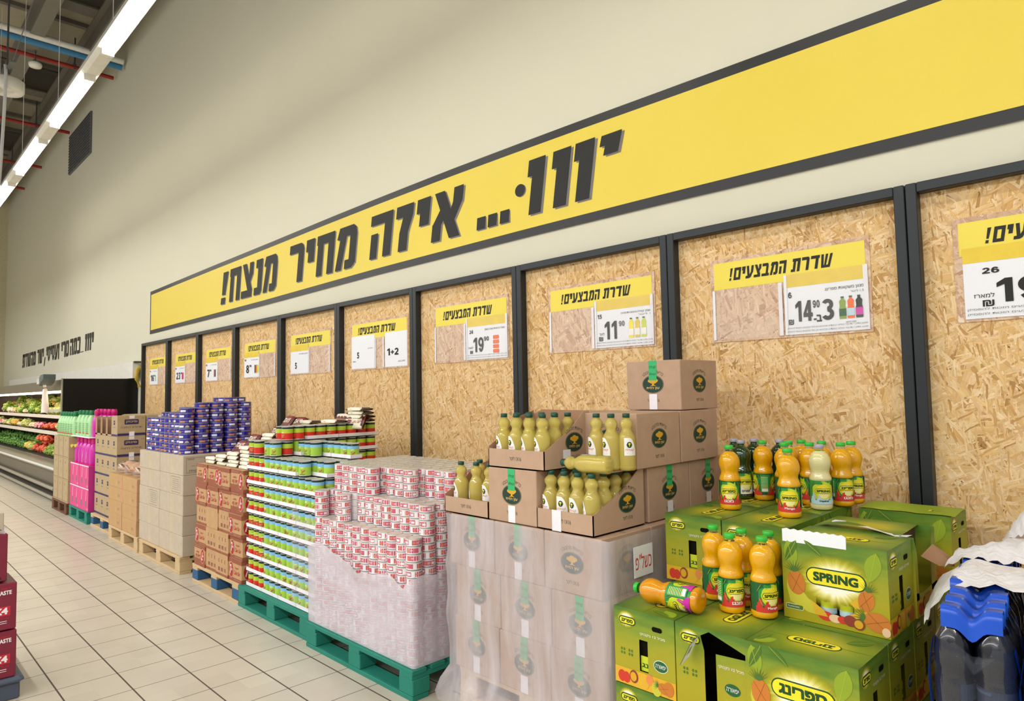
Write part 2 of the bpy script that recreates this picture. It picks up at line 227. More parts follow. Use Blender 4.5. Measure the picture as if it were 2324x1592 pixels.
class MB:
    def __init__(s): s.v = []; s.f = []; s.mi = []; s.names = []; s.sm = []; s.uv = []; s.lay = 0
    def le(s, e):
        # prints laid one over another: each a hair above the last
        s.lay = (s.lay+1) % 24; return e+s.lay*.00001 if e else 0
    def mat(s, n):
        if n not in s.names: s.names.append(n)
        return s.names.index(n)
    def face(s, pts, m, smooth=False, uv=None):
        i = len(s.v); s.v += [tuple(p) for p in pts]; s.f.append(tuple(range(i, i+len(pts)))); s.mi.append(s.mat(m)); s.sm.append(smooth); s.uv.append(uv)
    def grid(s, P, m, smooth=True, closed=False):
        i = len(s.v); nr, nc = len(P), len(P[0])
        for row in P: s.v += [tuple(p) for p in row]
        mm = s.mat(m)
        for a in range(nr-1):
            for b in range(nc if closed else nc-1):
                b2 = (b+1) % nc
                s.f.append((i+a*nc+b, i+a*nc+b2, i+(a+1)*nc+b2, i+(a+1)*nc+b)); s.mi.append(mm); s.sm.append(smooth); s.uv.append(None)
    def box(s, x0, x1, y0, y1, z0, z1, m, **k):
        g = lambda n: k.get(n, m)
        fs = {'bottom': [(x0, y1, z0), (x1, y1, z0), (x1, y0, z0), (x0, y0, z0)], 'top': [(x0, y0, z1), (x1, y0, z1), (x1, y1, z1), (x0, y1, z1)],
              'front': [(x0, y0, z0), (x1, y0, z0), (x1, y0, z1), (x0, y0, z1)], 'back': [(x1, y1, z0), (x0, y1, z0), (x0, y1, z1), (x1, y1, z1)],
              'left': [(x0, y1, z0), (x0, y0, z0), (x0, y0, z1), (x0, y1, z1)], 'right': [(x1, y0, z0), (x1, y1, z0), (x1, y1, z1), (x1, y0, z1)]}
        for n, p in fs.items():
            if g(n) is not None: s.face(p, g(n))
    def bbox(s, x0, x1, y0, y1, z0, z1, m, c=.004):
        # box with chamfered vertical and top edges
        def ring(z, d): return [(x0+d, y0, z), (x1-d, y0, z), (x1, y0+d, z), (x1, y1-d, z), (x1-d, y1, z), (x0+d, y1, z), (x0, y1-d, z), (x0, y0+d, z)]
        def ins(z, d): return [(x0+2*d, y0+d, z), (x1-2*d, y0+d, z), (x1-d, y0+2*d, z), (x1-d, y1-2*d, z), (x1-2*d, y1-d, z), (x0+2*d, y1-d, z), (x0+d, y1-2*d, z), (x0+d, y0+2*d, z)]
        s.grid([ins(z0, c), ring(z0+c, c), ring(z1-c, c), ins(z1, c)], m, False, True)
        s.face(ins(z1, c), m); s.face(ins(z0, c)[::-1], m)
    def lathe(s, prof, m, seg=24, cap=True, ms=None, o=(0, 0, 0), xf=None):
        P = []
        for r, z in prof:
            row = [(o[0]+r*math.cos(2*PI*k/seg), o[1]+r*math.sin(2*PI*k/seg), o[2]+z) for k in range(seg)]
            if xf: row = [tuple(xf @ Vector(p)) for p in row]
            P.append(row)
        if ms is None: s.grid(P, m, True, True)
        else:
            for k in range(len(P)-1): s.grid(P[k:k+2], ms[k], True, True)
        if cap: s.face(P[0][::-1], (ms[0] if ms else m)); s.face(P[-1], (ms[-1] if ms else m))
    def tube(s, pts, r, m, seg=8):
        pts = [Vector(p) for p in pts]; P = []
        for k, p in enumerate(pts):
            t = (pts[min(k+1, len(pts)-1)]-pts[max(k-1, 0)]).normalized()
            a = t.cross(Vector((0, 0, 1)) if abs(t.z) < .9 else Vector((1, 0, 0))).normalized(); b = t.cross(a)
            rr = r[k] if isinstance(r, (list, tuple)) else r
            P.append([tuple(p+rr*(a*math.cos(2*PI*q/seg)+b*math.sin(2*PI*q/seg))) for q in range(seg)])
        s.grid(P, m, True, True); s.face(P[0], m); s.face(P[-1][::-1], m)
    def rect(s, F, u0, v0, u1, v1, m, e=E1, n=1, uv=False):
        e = s.le(e)
        for k in range(n):
            a, b = u0+(u1-u0)*k/n, u0+(u1-u0)*(k+1)/n
            s.face([F(a, v0, e), F(b, v0, e), F(b, v1, e), F(a, v1, e)], m, False, [(k/n, 0), ((k+1)/n, 0), ((k+1)/n, 1), (k/n, 1)] if uv else None)
    def ell(s, F, cu, cv, ru, rv, m, e=E1, n=24, uv=False):
        e = s.le(e)
        if hasattr(F, 'r') and not uv: return s.pg(F, [(cu+ru*math.cos(2*PI*k/n), cv+rv*math.sin(2*PI*k/n)) for k in range(n)], m, e)
        s.face([F(cu+ru*math.cos(2*PI*k/n), cv+rv*math.sin(2*PI*k/n), e) for k in range(n)], m, False, [(.5+.5*math.cos(2*PI*k/n), .5+.5*math.sin(2*PI*k/n)) for k in range(n)] if uv else None)
    def pg(s, F, pts, m, e=E1):
        e = s.le(e)
        u0, u1 = min(p[0] for p in pts), max(p[0] for p in pts)
        if hasattr(F, 'r') and (u1-u0)/F.r > .22:
            n = max(3, int((u1-u0)/F.r/.10)); us = [u0+(u1-u0)*k/n for k in range(n+1)]
            for a, c in zip(us, us[1:]):
                (l0, h0), (l1, h1) = span(pts, a), span(pts, c); s.face([F(a, l0, e), F(c, l1, e), F(c, h1, e), F(a, h0, e)], m)
        else: s.face([F(u, v, e) for u, v in pts], m)
    def rrect(s, F, u0, v0, u1, v1, m, e=E1, rad=None, sh=0):
        h = v1-v0; r = rad if rad else h/2; pts = []
        for cx, cy, a0 in ((u1-r, v0+r, -90), (u1-r, v1-r, 0), (u0+r, v1-r, 90), (u0+r, v0+r, 180)):
            for k in range(7):
                a = math.radians(a0+15*k); pts.append((cx+r*math.cos(a)+sh*((cy+r*math.sin(a))-v0), cy+r*math.sin(a)))
        s.pg(F, pts, m, e)
    def text(s, F, t, u0, v0, u1, v1, m, e=2*E1, bold=0.0, shear=0.0, flip=False, fmap=None):
        V, Fc, asp, wr, hr = text2d(t, 0.0, shear); mm = s.mat(m)
        dx, dy = (bold/(wr+2*bold), bold/(hr+2*bold)) if bold >= .012 else (0, 0)
        steps = (-1, -.5, 0, .5, 1) if bold > .035 else ((-1, 0, 1) if dx else (0,))
        for ax in steps:
            for ay in steps:
                i = len(s.v)
                for x, y in V:
                    x, y = x*(1-2*dx)+dx*(1+ax), y*(1-2*dy)+dy*(1+ay)
                    if flip: x, y = 1-x, 1-y
                    u, v = u0+(u1-u0)*x, v0+(v1-v0)*y
                    if fmap: u, v = fmap(u, v)
                    s.v.append(tuple(F(u, v, e+.00003*(ax+3*ay))))
                for f in Fc: s.f.append(tuple(i+k for k in f)); s.mi.append(mm); s.sm.append(False); s.uv.append(None)
    def block(s, F, t, u0, v0, u1, v1, m, e, sh=0.):
        # heavy block lettering, t in reading order, set right to left
        t = t[::-1]; gap = .11; W = sum(BLOCK[c][0] for c in t)+gap*(len(t)-1)+abs(sh); x = 0
        for c in t:
            w, polys = BLOCK[c]
            for p in polys: s.pg(F, [(u0+(u1-u0)*(x+px+sh*py)/W, v0+(v1-v0)*py) for px, py in p], m, e)
            x += w+gap
    def num(s, F, t, u0, v0, u1, v1, m, e, *a): s.block(F, t[::-1], u0, v0, u1, v1, m, e)
    def textc(s, F, t, cu, v0, h, m, e=2*E1, bold=0., shear=0., maxw=None):
        w = text2d(t, bold, shear)[2]*h
        if maxw and w > maxw: w = maxw
        s.text(F, t, cu-w/2, v0, cu+w/2, v0+h, m, e, bold, shear)
    def mesh(s, name):
        me = bpy.data.meshes.new(name); me.from_pydata(s.v, [], s.f); 
        for n in s.names: me.materials.append(MATS[n])
        me.polygons.foreach_set('material_index', s.mi); me.polygons.foreach_set('use_smooth', s.sm)
        if any(s.uv):
            ul = me.uv_layers.new(name='UVMap')
            for p, u in zip(me.polygons, s.uv):
                if u:
                    for li, c in zip(p.loop_indices, u): ul.data[li].uv = c
        me.update(); return me
    def build(s, name, parent=None, loc=(0, 0, 0), rot=0.0): return link(name, s.mesh(name), parent, loc, rot)
def link(name, me, parent=None, loc=(0, 0, 0), rot=0.0):
    o = bpy.data.objects.new(name, me); COL.objects.link(o); o.location = loc; o.rotation_euler = (0, 0, rot)
    if parent: o.parent = parent
    return o
def tag(o, label=None, cat=None, group=None, kind=None):
    for k, v in (('label', label), ('category', cat), ('group', group), ('kind', kind)):
        if v: o[k] = v
    return o
def thing(name, label, cat, loc=(0, 0, 0), rot=0.0, group=None): return tag(link(name, None, None, loc, rot), label, cat, group)
KIDS = {}
def dup(root, loc, rot=0.0, label=None, tilt=None):
    r = root.copy(); COL.objects.link(r); r.location = loc; r.rotation_euler = tilt if tilt else (0, 0, rot)
    if label: r['label'] = label
    kids = KIDS.get(root.name)
    if kids is None: kids = [(c, list(c.children)) for c in root.children]; KIDS[root.name] = kids
    for ch, gs in kids:
        c = ch.copy(); COL.objects.link(c); c.parent = r
        for g in gs: d = g.copy(); COL.objects.link(d); d.parent = c
    return r
class Placer:
    # the first place moves the original, later ones copy it
    def __init__(s, root): s.r = root; s.used = False; [KIDS.__setitem__(root.name, [(c, list(c.children)) for c in root.children])]
    def put(s, loc, rot=0.0, label=None, tilt=None, group=None):
        if s.used: o = dup(s.r, loc, rot, label, tilt)
        else:
            s.used = True; o = s.r; o.location = loc; o.rotation_euler = tilt if tilt else (0, 0, rot)
            if label: o['label'] = label
        if group: o['group'] = group
        return o
def R4(x0, y0, x1, y1): return [(x0, y0), (x1, y0), (x1, y1), (x0, y1)]
# heavy block letters of the banner and the sign headers: width and convex strokes on a unit height
BLOCK = {
 'י': (.36, [R4(.10, .42, .36, 1), R4(0, .70, .12, 1)]), 'ו': (.36, [R4(.10, 0, .36, 1), R4(0, .70, .12, 1)]),
 'ז': (.50, [R4(0, .74, .50, 1), [(.14, 0), (.39, 0), (.39, .42), (.14, .42)], [(.14, .40), (.39, .40), (.50, .76), (.22, .76)]]),
 'ד': (.74, [R4(0, .77, .74, 1), R4(.42, 0, .66, .79)]), 'ר': (.66, [R4(0, .77, .54, 1), R4(.42, 0, .66, .86), [(.42, .76), (.66, .84), (.61, .95), (.52, 1), (.42, 1)]]),
 'ה': (.70, [R4(0, .77, .70, 1), R4(.46, 0, .70, .79), R4(.04, 0, .26, .57)]), 'ח': (.72, [R4(0, .77, .72, 1), R4(.04, 0, .27, .79), R4(.48, 0, .72, .79)]),
 'ת': (.76, [R4(.06, .77, .76, 1), R4(.52, 0, .76, .79), R4(.15, .1, .37, .79), R4(0, 0, .37, .2)]), 'ם': (.72, [R4(0, .78, .72, 1), R4(0, 0, .72, .21), R4(0, .2, .23, .8), R4(.49, .2, .72, .8)]),
 'מ': (.74, [R4(.10, .77, .62, 1), [(0, .74), (.24, .70), (.34, 1), (.08, 1)], R4(.50, .1, .74, .80), [(.50, .76), (.74, .78), (.70, .93), (.60, 1), (.50, 1)], R4(.35, 0, .62, .21), [(.60, 0), (.69, .06), (.74, .16), (.60, .21)], [(.13, .78), (.36, .78), (.22, 0), (0, 0)]]),
 'נ': (.44, [R4(.06, .77, .44, 1), R4(.19, .1, .44, .79), R4(0, 0, .36, .21), [(.34, 0), (.42, .06), (.44, .16), (.34, .21)]]),
 'ב': (.74, [R4(0, .77, .56, 1), R4(.40, .15, .63, .86), [(.40, .76), (.63, .84), (.58, .95), (.50, 1), (.40, 1)], R4(0, 0, .74, .21)]),
 'צ': (.70, [R4(0, 0, .66, .21), [(0, 1), (.25, 1), (.68, .19), (.40, .19)], R4(.46, .64, .69, 1), [(.46, .68), (.69, .66), (.50, .38), (.34, .54)]]),
 'ע': (.74, [R4(.50, .46, .74, 1), [(.50, .50), (.74, .50), (.54, .06), (.34, .22)], [(0, 0), (.40, 0), (.56, .10), (.38, .23), (0, .21)], [(.0, 1), (.24, 1), (.40, .2), (.18, .18)]]),
 'ש': (.94, [[(0, 1), (.21, 1), (.30, .1), (.11, .02)], [(.73, 1), (.94, 1), (.83, .02), (.64, .1)], R4(.12, 0, .82, .19), [(.37, 1), (.57, 1), (.50, .17), (.34, .17)]]),
 'א': (.74, [[(0, 1), (.26, 1), (.74, 0), (.48, 0)], R4(.50, .68, .73, 1), [(.50, .72), (.73, .70), (.55, .30), (.43, .50)], R4(.01, 0, .24, .36), [(.01, .34), (.24, .32), (.35, .50), (.20, .66)]]),
 '!': (.26, [[(.04, 1), (.26, 1), (.21, .29), (.07, .29)], R4(.05, 0, .23, .20)]), '.': (.22, [R4(0, 0, .22, .2)]),
}
def arc(cx, cy, rx, ry, t, a0, a1):
    n = max(4, int(abs(a1-a0)/15)); P = []
    for k in range(n):
        p, q = math.radians(a0+(a1-a0)*k/n), math.radians(a0+(a1-a0)*(k+1)/n)
        P.append([(cx+rx*math.cos(p), cy+ry*math.sin(p)), (cx+rx*math.cos(q), cy+ry*math.sin(q)), (cx+(rx-t)*math.cos(q), cy+(ry-t*.86)*math.sin(q)), (cx+(rx-t)*math.cos(p), cy+(ry-t*.86)*math.sin(p))])
    return P
BLOCK.update({
 'ט': (.74, [R4(0, .08, .23, 1), R4(.05, 0, .68, .21), R4(.51, .08, .74, .93), R4(.33, .79, .68, 1)]), 'כ': (.64, [R4(0, .77, .52, 1), R4(.40, .12, .64, .88), R4(0, 0, .52, .21), [(.50, .77), (.64, .86), (.60, .95), (.50, 1)], [(.50, 0), (.60, .05), (.64, .14), (.50, .23)]]),
 'ס': (.74, [R4(0, .78, .66, 1), [(.04, .8), (.27, .8), (.27, .3), (.04, .36)], R4(.50, .34, .74, .88), [(.50, .77), (.74, .86), (.69, .96), (.60, 1)], [(.04, .38), (.27, .34), (.42, .2), (.40, 0), (.22, .06)], [(.74, .38), (.52, .06), (.36, 0), (.36, .2), (.50, .36)]]), ',': (.22, [[(.06, 1), (.22, 1), (.12, 0), (0, 0)]]),
 '1': (.56, [R4(.28, 0, .52, 1), [(.30, 1), (.04, .82), (.04, .64), (.30, .76)]]), '4': (.72, [R4(.36, 0, .60, 1), R4(0, .20, .72, .39), [(0, .37), (.22, .37), (.58, 1), (.36, 1)]]),
 '0': (.68, arc(.34, .5, .34, .5, .22, 0, 360)), '9': (.68, arc(.34, .67, .34, .33, .21, 0, 360)+arc(.34, .52, .34, .52, .22, 20, -145)), '6': (.68, arc(.34, .33, .34, .33, .21, 0, 360)+arc(.34, .48, .34, .52, .22, 200, 35)),
 '8': (.68, arc(.34, .73, .30, .27, .20, 0, 360)+arc(.34, .28, .34, .28, .21, 0, 360)), '3': (.66, arc(.31, .73, .31, .27, .21, 155, -95)+arc(.31, .29, .34, .29, .22, 95, -155)),
 '5': (.66, [R4(.08, .79, .62, 1), R4(.08, .46, .29, .95)]+arc(.30, .33, .35, .33, .22, 130, -155)), '2': (.66, arc(.33, .68, .32, .32, .22, 170, -35)+[R4(0, 0, .66, .2), [(.62, .54), (.42, .58), (.0, .18), (.30, .16)]]),
 '7': (.62, [R4(0, .8, .62, 1), [(.38, .82), (.62, .82), (.36, 0), (.12, 0)]]), '+': (.56, [R4(.2, .18, .36, .72), R4(0, .38, .56, .53)])})
def lying(yaw, spin): return (Matrix.Rotation(yaw, 3, 'Z') @ Matrix.Rotation(-PI/2, 3, 'Y') @ Matrix.Rotation(spin, 3, 'Z')).to_euler()
ORD = 'zeroth first second third fourth fifth sixth seventh eighth ninth tenth eleventh twelfth thirteenth fourteenth fifteenth sixteenth seventeenth eighteenth nineteenth twentieth'.split()
for _t, _o in (('twenty', 'thirtieth'), ('thirty', 'fortieth'), ('forty', 'fiftieth'), ('fifty', 'sixtieth')): ORD += [_t+'-'+w_ for w_ in ORD[1:10]]+[_o]
def struct(mb, name): return tag(mb.build(name), kind='structure')
# ================================================================ THE SETTING
b = MB(); b.box(-27, 5, -14, .3, -.2, 0, 'floor_tile'); struct(b, 'floor')
b = MB(); b.box(-26.2, 5, .07, .3, 0, 9.0, 'wall_paint'); struct(b, 'wall_back')
b = MB(); b.box(-26.2, -26, -14, .07, 0, 9.0, 'end_wall'); struct(b, 'wall_left')
b = MB(); b.box(-26.2, 5, -14, .3, 8.7, 8.8, 'deck_tan')
k = -26.0
while k < 4:
    b.box(k, k+.10, -14, .07, 8.62, 8.7, 'beam_grey'); k += 1.15
struct(b, 'ceiling')
n = 0
for x in (-25.4, -21.6, -17.0, -12.75, -8.4, -4.0, .4):
    n += 1; b = MB(); b.box(x-.16, x+.16, -14, .07, 8.1, 8.13, 'beam_grey'); b.box(x-.02, x+.02, -14, .07, 8.13, 8.58, 'beam_grey'); b.box(x-.16, x+.16, -14, .07, 8.58, 8.62, 'beam_grey'); struct(b, 'trim_%d' % n)
for y in (-.42, -1.27, -4.5, -8.5):
    n += 1; b = MB(); b.box(-26, 5, y-.10, y+.10, 7.62, 7.65, 'beam_grey'); b.box(-26, 5, y-.015, y+.015, 7.65, 8.07, 'beam_grey'); b.box(-26, 5, y-.10, y+.10, 8.07, 8.1, 'beam_grey'); struct(b, 'trim_%d' % n)
for x0, x1 in ((-12.4, -11.7), (-21.3, -20.0)):
    n += 1; b = MB(); b.box(x0, x1, -14, -1.5, 8.25, 8.55, 'deck_shade'); struct(b, 'trim_%d' % n)  # dark boxes that paint in the shade deep between the roof girders
def pipe(x, z, r, col, label, second=None, length=12):
    b = MB(); b.tube([(x, -length, z), (x, .02, z)], r, col, 10)
    t = tag(b.build('ceiling_pipe'), label, 'pipe')
    for y in (-.6, -2.4, -4.2):
        c = MB(); c.tube([(x, y, z+r), (x, y, z+.55)], .012, 'dark_grey', 6); c.box(x-.03, x+.03, y-.02, y+.02, z-r-.006, z+r+.02, 'dark_grey'); c.build('hanger', t)
pipe(-13.85, 7.55, .035, 'pipe_red', 'red ceiling pipe just left of the blue pipe')
pipe(-17.4, 7.55, .035, 'pipe_red', 'red ceiling pipe above the square wall vent')
pipe(-20.5, 7.55, .035, 'pipe_red', 'red ceiling pipe third from the near end')
pipe(-22.9, 7.55, .035, 'pipe_red', 'red ceiling pipe farthest along the wall')
b = MB(); b.tube([(-13.3, -12, 7.55), (-13.3, .02, 7.55)], .05, 'pipe_blue', 10); t = tag(b.build('cable_tray'), 'blue and white conduit running under the roof to the wall', 'conduit')
b = MB(); b.tube([(-13.22, -12, 7.63), (-13.22, .02, 7.63)], .055, 'white_metal', 10); b.build('white_conduit', t)
for y in (-.3, -2.1, -4.0): c = MB(); c.box(-13.36, -13.14, y-.025, y+.025, 7.48, 8.1, 'dark_grey'); c.build('bracket', t)
# smoke detector
t = thing('smoke_detector', 'small white round detector hanging under the roof by the blue conduit', 'detector', (-13.75, -1.2, 7.35))
b = MB(); b.lathe([(.02, -.04), (.09, -.03), (.10, 0), (.10, .03), (.07, .05)], 'white_plastic', 16); b.build('body', t)
b = MB(); b.tube([(0, 0, .05), (0, 0, .75)], .008, 'dark_grey', 6); b.build('stem', t)
# round white fitting with cable
t = thing('round_ceiling_fitting', 'white round drum fitting hanging at the upper left edge', 'fitting', (-11.55, -1.86, 5.95))
b = MB(); b.lathe([(.10, .02), (.10, -.02), (.19, -.03), (.21, .0), (.21, .13), (.17, .16), (.05, .17)], 'white_plastic', 28); b.build('drum', t)
b = MB(); b.tube([(0, 0, .17), (0, 0, 2.1)], .012, 'dark_grey', 6); b.build('stem', t)
b = MB(); b.box(.05, .5, -.03, .03, .22, .26, 'grey_metal'); b.tube([(.5, 0, .24), (1.1, .3, 1.7)], .006, 'grey_metal', 5); b.build('bracket', t)
b = MB(); b.tube([(-11.42, -1.9, 6.25), (-11.36, -1.9, 6.22), (-11.33, -1.9, 6.1), (-11.36, -1.9, 5.7), (-11.45, -1.91, 5.0), (-11.6, -1.92, 4.2), (-11.64, -1.93, 3.6)], .02, 'cable_grey', 8)
tag(b.build('hanging_cable'), 'pale grey cable drooping from the white drum fitting', 'cable')
# vent
t = thing('wall_vent', 'square grey vent grille high on the cream wall', 'vent', (-16.55, .055, 7.05))
b = MB(); b.box(-.95, .95, -.02, .012, -.44, .44, 'vent_grey'); b.build('grille', t)
b = MB()
for k in range(14): b.box(-.92, .92, -.035, -.015, -.42+k*.062, -.40+k*.062, 'dark_grey')
b.build('slats', t)
# fluorescent line
proto = thing('fluorescent_light', 'x', 'ceiling light', (0, 0, 4.5), 0, 'fluorescent battens in one long line')
b = MB(); L_ = 1.055
P = [[(x, -.035, .03), (x, -.075, .05), (x, -.06, .12), (x, .06, .12), (x, .075, .05), (x, .035, .03)] for x in (-L_, L_)]; b.grid(P, 'white_metal', False, True); hs_ = b.build('housing', proto)
for y in (-.028, .028):
    b = MB(); b.tube([(-.735, y, .0), (.735, y, .0)], .014, 'tube_glow', 10); b.build('tube', proto)
for x in (-.752, .752): b = MB(); b.box(x-.018, x+.018, -.045, .045, -.016, .035, 'white_plastic'); b.build('lamp_holder', hs_)
for x in (-.6,):
    b = MB(); b.tube([(x, 0, .12), (x, 0, 3.1)], .003, 'cable_grey', 5); b.build('suspension_wire', proto)
pl = Placer(proto)
names = ['farthest lit batten, cut by the left edge of the photo', 'second farthest lit batten, left of the wall vent', 'lit batten above the wall vent, third from the far end', 'large lit batten at the top edge of the photo', None]
for k in range(-4, 6):
    x = -7.71 + 2.11*k
    lab = {-2: names[0], -1: names[1], 0: names[2], 1: names[3]}.get(k, 'fluorescent batten of the long line, %s from the far end' % ORD[k+5])
    pl.put((x, -1.82, 4.5), 0, lab)
# ================================================================ BANNER AND WALL LETTERING
topc = [(-11.61, 3.252), (-9.07, 3.285), (-7.24, 3.304), (-6.04, 3.320), (-5.09, 3.328), (-4.12, 3.330), (-3.35, 3.324), (-2.74, 3.317), (-2.23, 3.308), (-1.61, 3.298), (-1.1, 3.290), (-.6, 3.282), (.2, 3.27), (2.2, 3.24)]
botc = [(-11.65, 2.572), (-9.4, 2.585), (-7.46, 2.597), (-5.1, 2.628), (-3.2, 2.634), (-2.07, 2.63), (-.95, 2.618), (.2, 2.605), (2.2, 2.58)]
def interp(c, x):
    for (a, za), (d, zd) in zip(c, c[1:]):
        if a <= x <= d: return za+(zd-za)*(x-a)/(d-a)
    return c[0][1] if x < c[0][0] else c[-1][1]
F = front(.06); b = MB()
xs = [-11.61+k*(13.81)/60 for k in range(61)]
for a, c in zip(xs, xs[1:]):
    b.face([(a, .06, interp(botc, a)), (c, .06, interp(botc, c)), (c, .06, interp(topc, c)), (a, .06, interp(topc, a))], 'banner_black')
    b.face([(a, .06, interp(topc, a)), (c, .06, interp(topc, c)), (c, .07, interp(topc, c)), (a, .07, interp(topc, a))], 'banner_black')
ban = tag(b.build('banner_sign'), 'long yellow and black wall banner with large Hebrew lettering', 'banner')
b = MB(); e = .002
for a, c in zip(xs, xs[1:]):
    a2 = max(a, -11.56)
    b.face([F(a2, interp(botc, a2)+.058, e), F(c, interp(botc, c)+.058, e), F(c, interp(topc, c)-.058, e), F(a2, interp(topc, a2)-.058, e)], 'banner_yellow')
b.build('yellow_panel', ban)
b = MB()
def bl(s, x0, x1, z0, z1, bold=.036, sh=.14):
    b = MB()
    b.block(F, s, x0+.02, z0-.012, x1+.02, z1-.012, 'banner_shadow', .0035, sh); b.block(F, s, x0, z0, x1, z1, 'ink', .0055, sh); b.build('lettering', ban)
bl('!', -8.76, -8.47, 2.737, 3.14); bl('מנצח', -8.47, -7.09, 2.742, 3.15); bl('מחיר', -6.86, -5.43, 2.76, 3.168); bl('איזה', -5.26, -3.89, 2.78, 3.172)
for x in (-3.755, -3.63, -3.50): b = MB(); b.rect(F, x+.012, 2.768, x+.112, 2.86, 'banner_shadow', .0035); b.pg(F, [(x, 2.778), (x+.095, 2.778), (x+.105, 2.87), (x+.01, 2.87)], 'ink', .0055); b.build('lettering', ban)
for x0, x1 in ((-3.25, -3.03), (-3.02, -2.80), (-2.825, -2.60)): bl('ו', x0, x1, 2.785, 3.17)
bl('י', -2.61, -2.39, 2.937, 3.16)
b = MB(); b.ell(F, -3.275, 2.975, .05, .045, 'banner_shadow', .0035); b.ell(F, -3.285, 2.98, .05, .045, 'ink', .0045); b.build('lettering_dot', ban)
WL = thing('wall_lettering', 'dark Hebrew slogan lettering on the cream wall above the fridge', 'lettering')
def wl(s, x0, x1, z0=2.50, z1=2.84): b = MB(); b.block(F, s, x0, z0, x1, z1, 'ink', .004, .08); return b.build('word', WL)
F = front(.068)
W2 = [('!', 332, 360), ('מהשדה', 345, 528), ('ישר', 550, 650), (',', 655, 680), ('ועסיסי', 690, 890), ('טרי', 918, 1035), ('כמה', 1052, 1222), ('...', 1222, 1275), ('יווו', 1290, 1420)]
KX = [(332, -22.9), (528, -20.95), (650, -19.95), (890, -18.2), (1035, -17.25), (1222, -16.2), (1420, -15.13)]
for s, p0, p1 in W2:
    x0, x1 = interp(KX, p0), interp(KX, p1); z0, z1 = 2.47+.075*(p0-332)/1090, 2.835+.055*(p0-332)/1090
    if s == '...': z1 = z0+.09
    if s == ',': z0, z1 = z0-.09, z0+.12
    wl(s, x0, x1, z0, z1)
# ================================================================ CHIPBOARD PANELS AND PRICE SIGNS
GX0, PW, ZT = -11.829, 1.22, 2.432
sign_txt = ['16.90', '23.90', '7.90', '8.90', 'lone 5', '1+2', '19.90 with tuna cans', '11.90 with oil bottles', '14.90 with juice bottles', '26 and 19.90 at the right edge']
frame_meshes = None
for i in range(10):
    x0 = GX0+i*PW; x1 = x0+PW
    t = thing('chipboard_panel', 'black framed chipboard panel behind the %s price sign' % sign_txt[i].split(' with')[0].split(' at')[0].replace('26 and 19.90', 'rightmost 19.90'), 'wall panel', (x0, 0, 0), 0, 'framed chipboard wall panels')
    if frame_meshes is None:
        frame_meshes = []
        g = .002; w = .044
        for (a, c, z0, z1) in ((g, g+w, .02, ZT), (PW-g-w, PW-g, .02, ZT)):
            b = MB(); b.bbox(a, c, 0, .065, z0, z1, 'steel_black', .003); frame_meshes.append(('frame_post', b.mesh('frame_post')))
        for (z0, z1) in ((ZT-w, ZT), (.02, .02+w)):
            b = MB(); b.bbox(g+w, PW-g-w, 0, .065, z0, z1, 'steel_black', .003); frame_meshes.append(('frame_rail', b.mesh('frame_rail')))
    for nme, me in frame_meshes: link(nme, me, t)
    b = MB(); sx = .1*i; b.box(.04, PW-.04, .055, .067, .05, ZT-.03, 'osb')
    # shift object space so that no two boards show the same strands
    ox, oz = 3.1*i, 1.7*(i % 3); b.v = [(v[0]+ox, v[1], v[2]+oz) for v in b.v]
    b.build('chipboard', t, (-ox, 0, -oz))
def bottle2d(b, F, x, z, h, col, lab, e):
    w = h*.30; pts = []
    prof = [(0, .46), (.05, .5), (.44, .5), (.56, .40), (.66, .42), (.74, .46), (.8, .44), (.88, .2), (.95, .18)]
    b.pg(F, [(x-w*r, z+h*t) for t, r in prof[::-1]] [::-1] + [(x+w*r, z+h*t) for t, r in prof[::-1]], col, e)
    b.rect(F, x-w*.5, z+h*.12, x+w*.5, z+h*.45, lab, e+.0006); b.rect(F, x-w*.22, z+h*.93, x+w*.22, z+h, 'cap_green', e+.0006)
SG = [(-11.55, -10.72, 1.755, 2.20), (-10.38, -9.53, 1.755, 2.20), (-9.20, -8.35, 1.755, 2.20), (-7.975, -7.12, 1.765, 2.205), (-6.78, -5.92, 1.77, 2.215), (-5.55, -4.637, 1.775, 2.225), (-4.281, -3.417, 1.785, 2.255), (-3.031, -2.187, 1.80, 2.243), (-1.827, -1.018, 1.795, 2.246), (-.688, .15, 1.805, 2.25)]
def small_print(b, F, x0, x1, z0, z1, n=2, e=.0075):
    h = (z1-z0)/n
    for q in range(n): b.text(F, he('מבצע בתוקף עד גמר המלאי המקדים מביניהם אין כפל מבצעים הזכות להפסיק'), x0, z0+q*h+h*.2, x1, z0+q*h+h*.8, 'grey_ink', e)
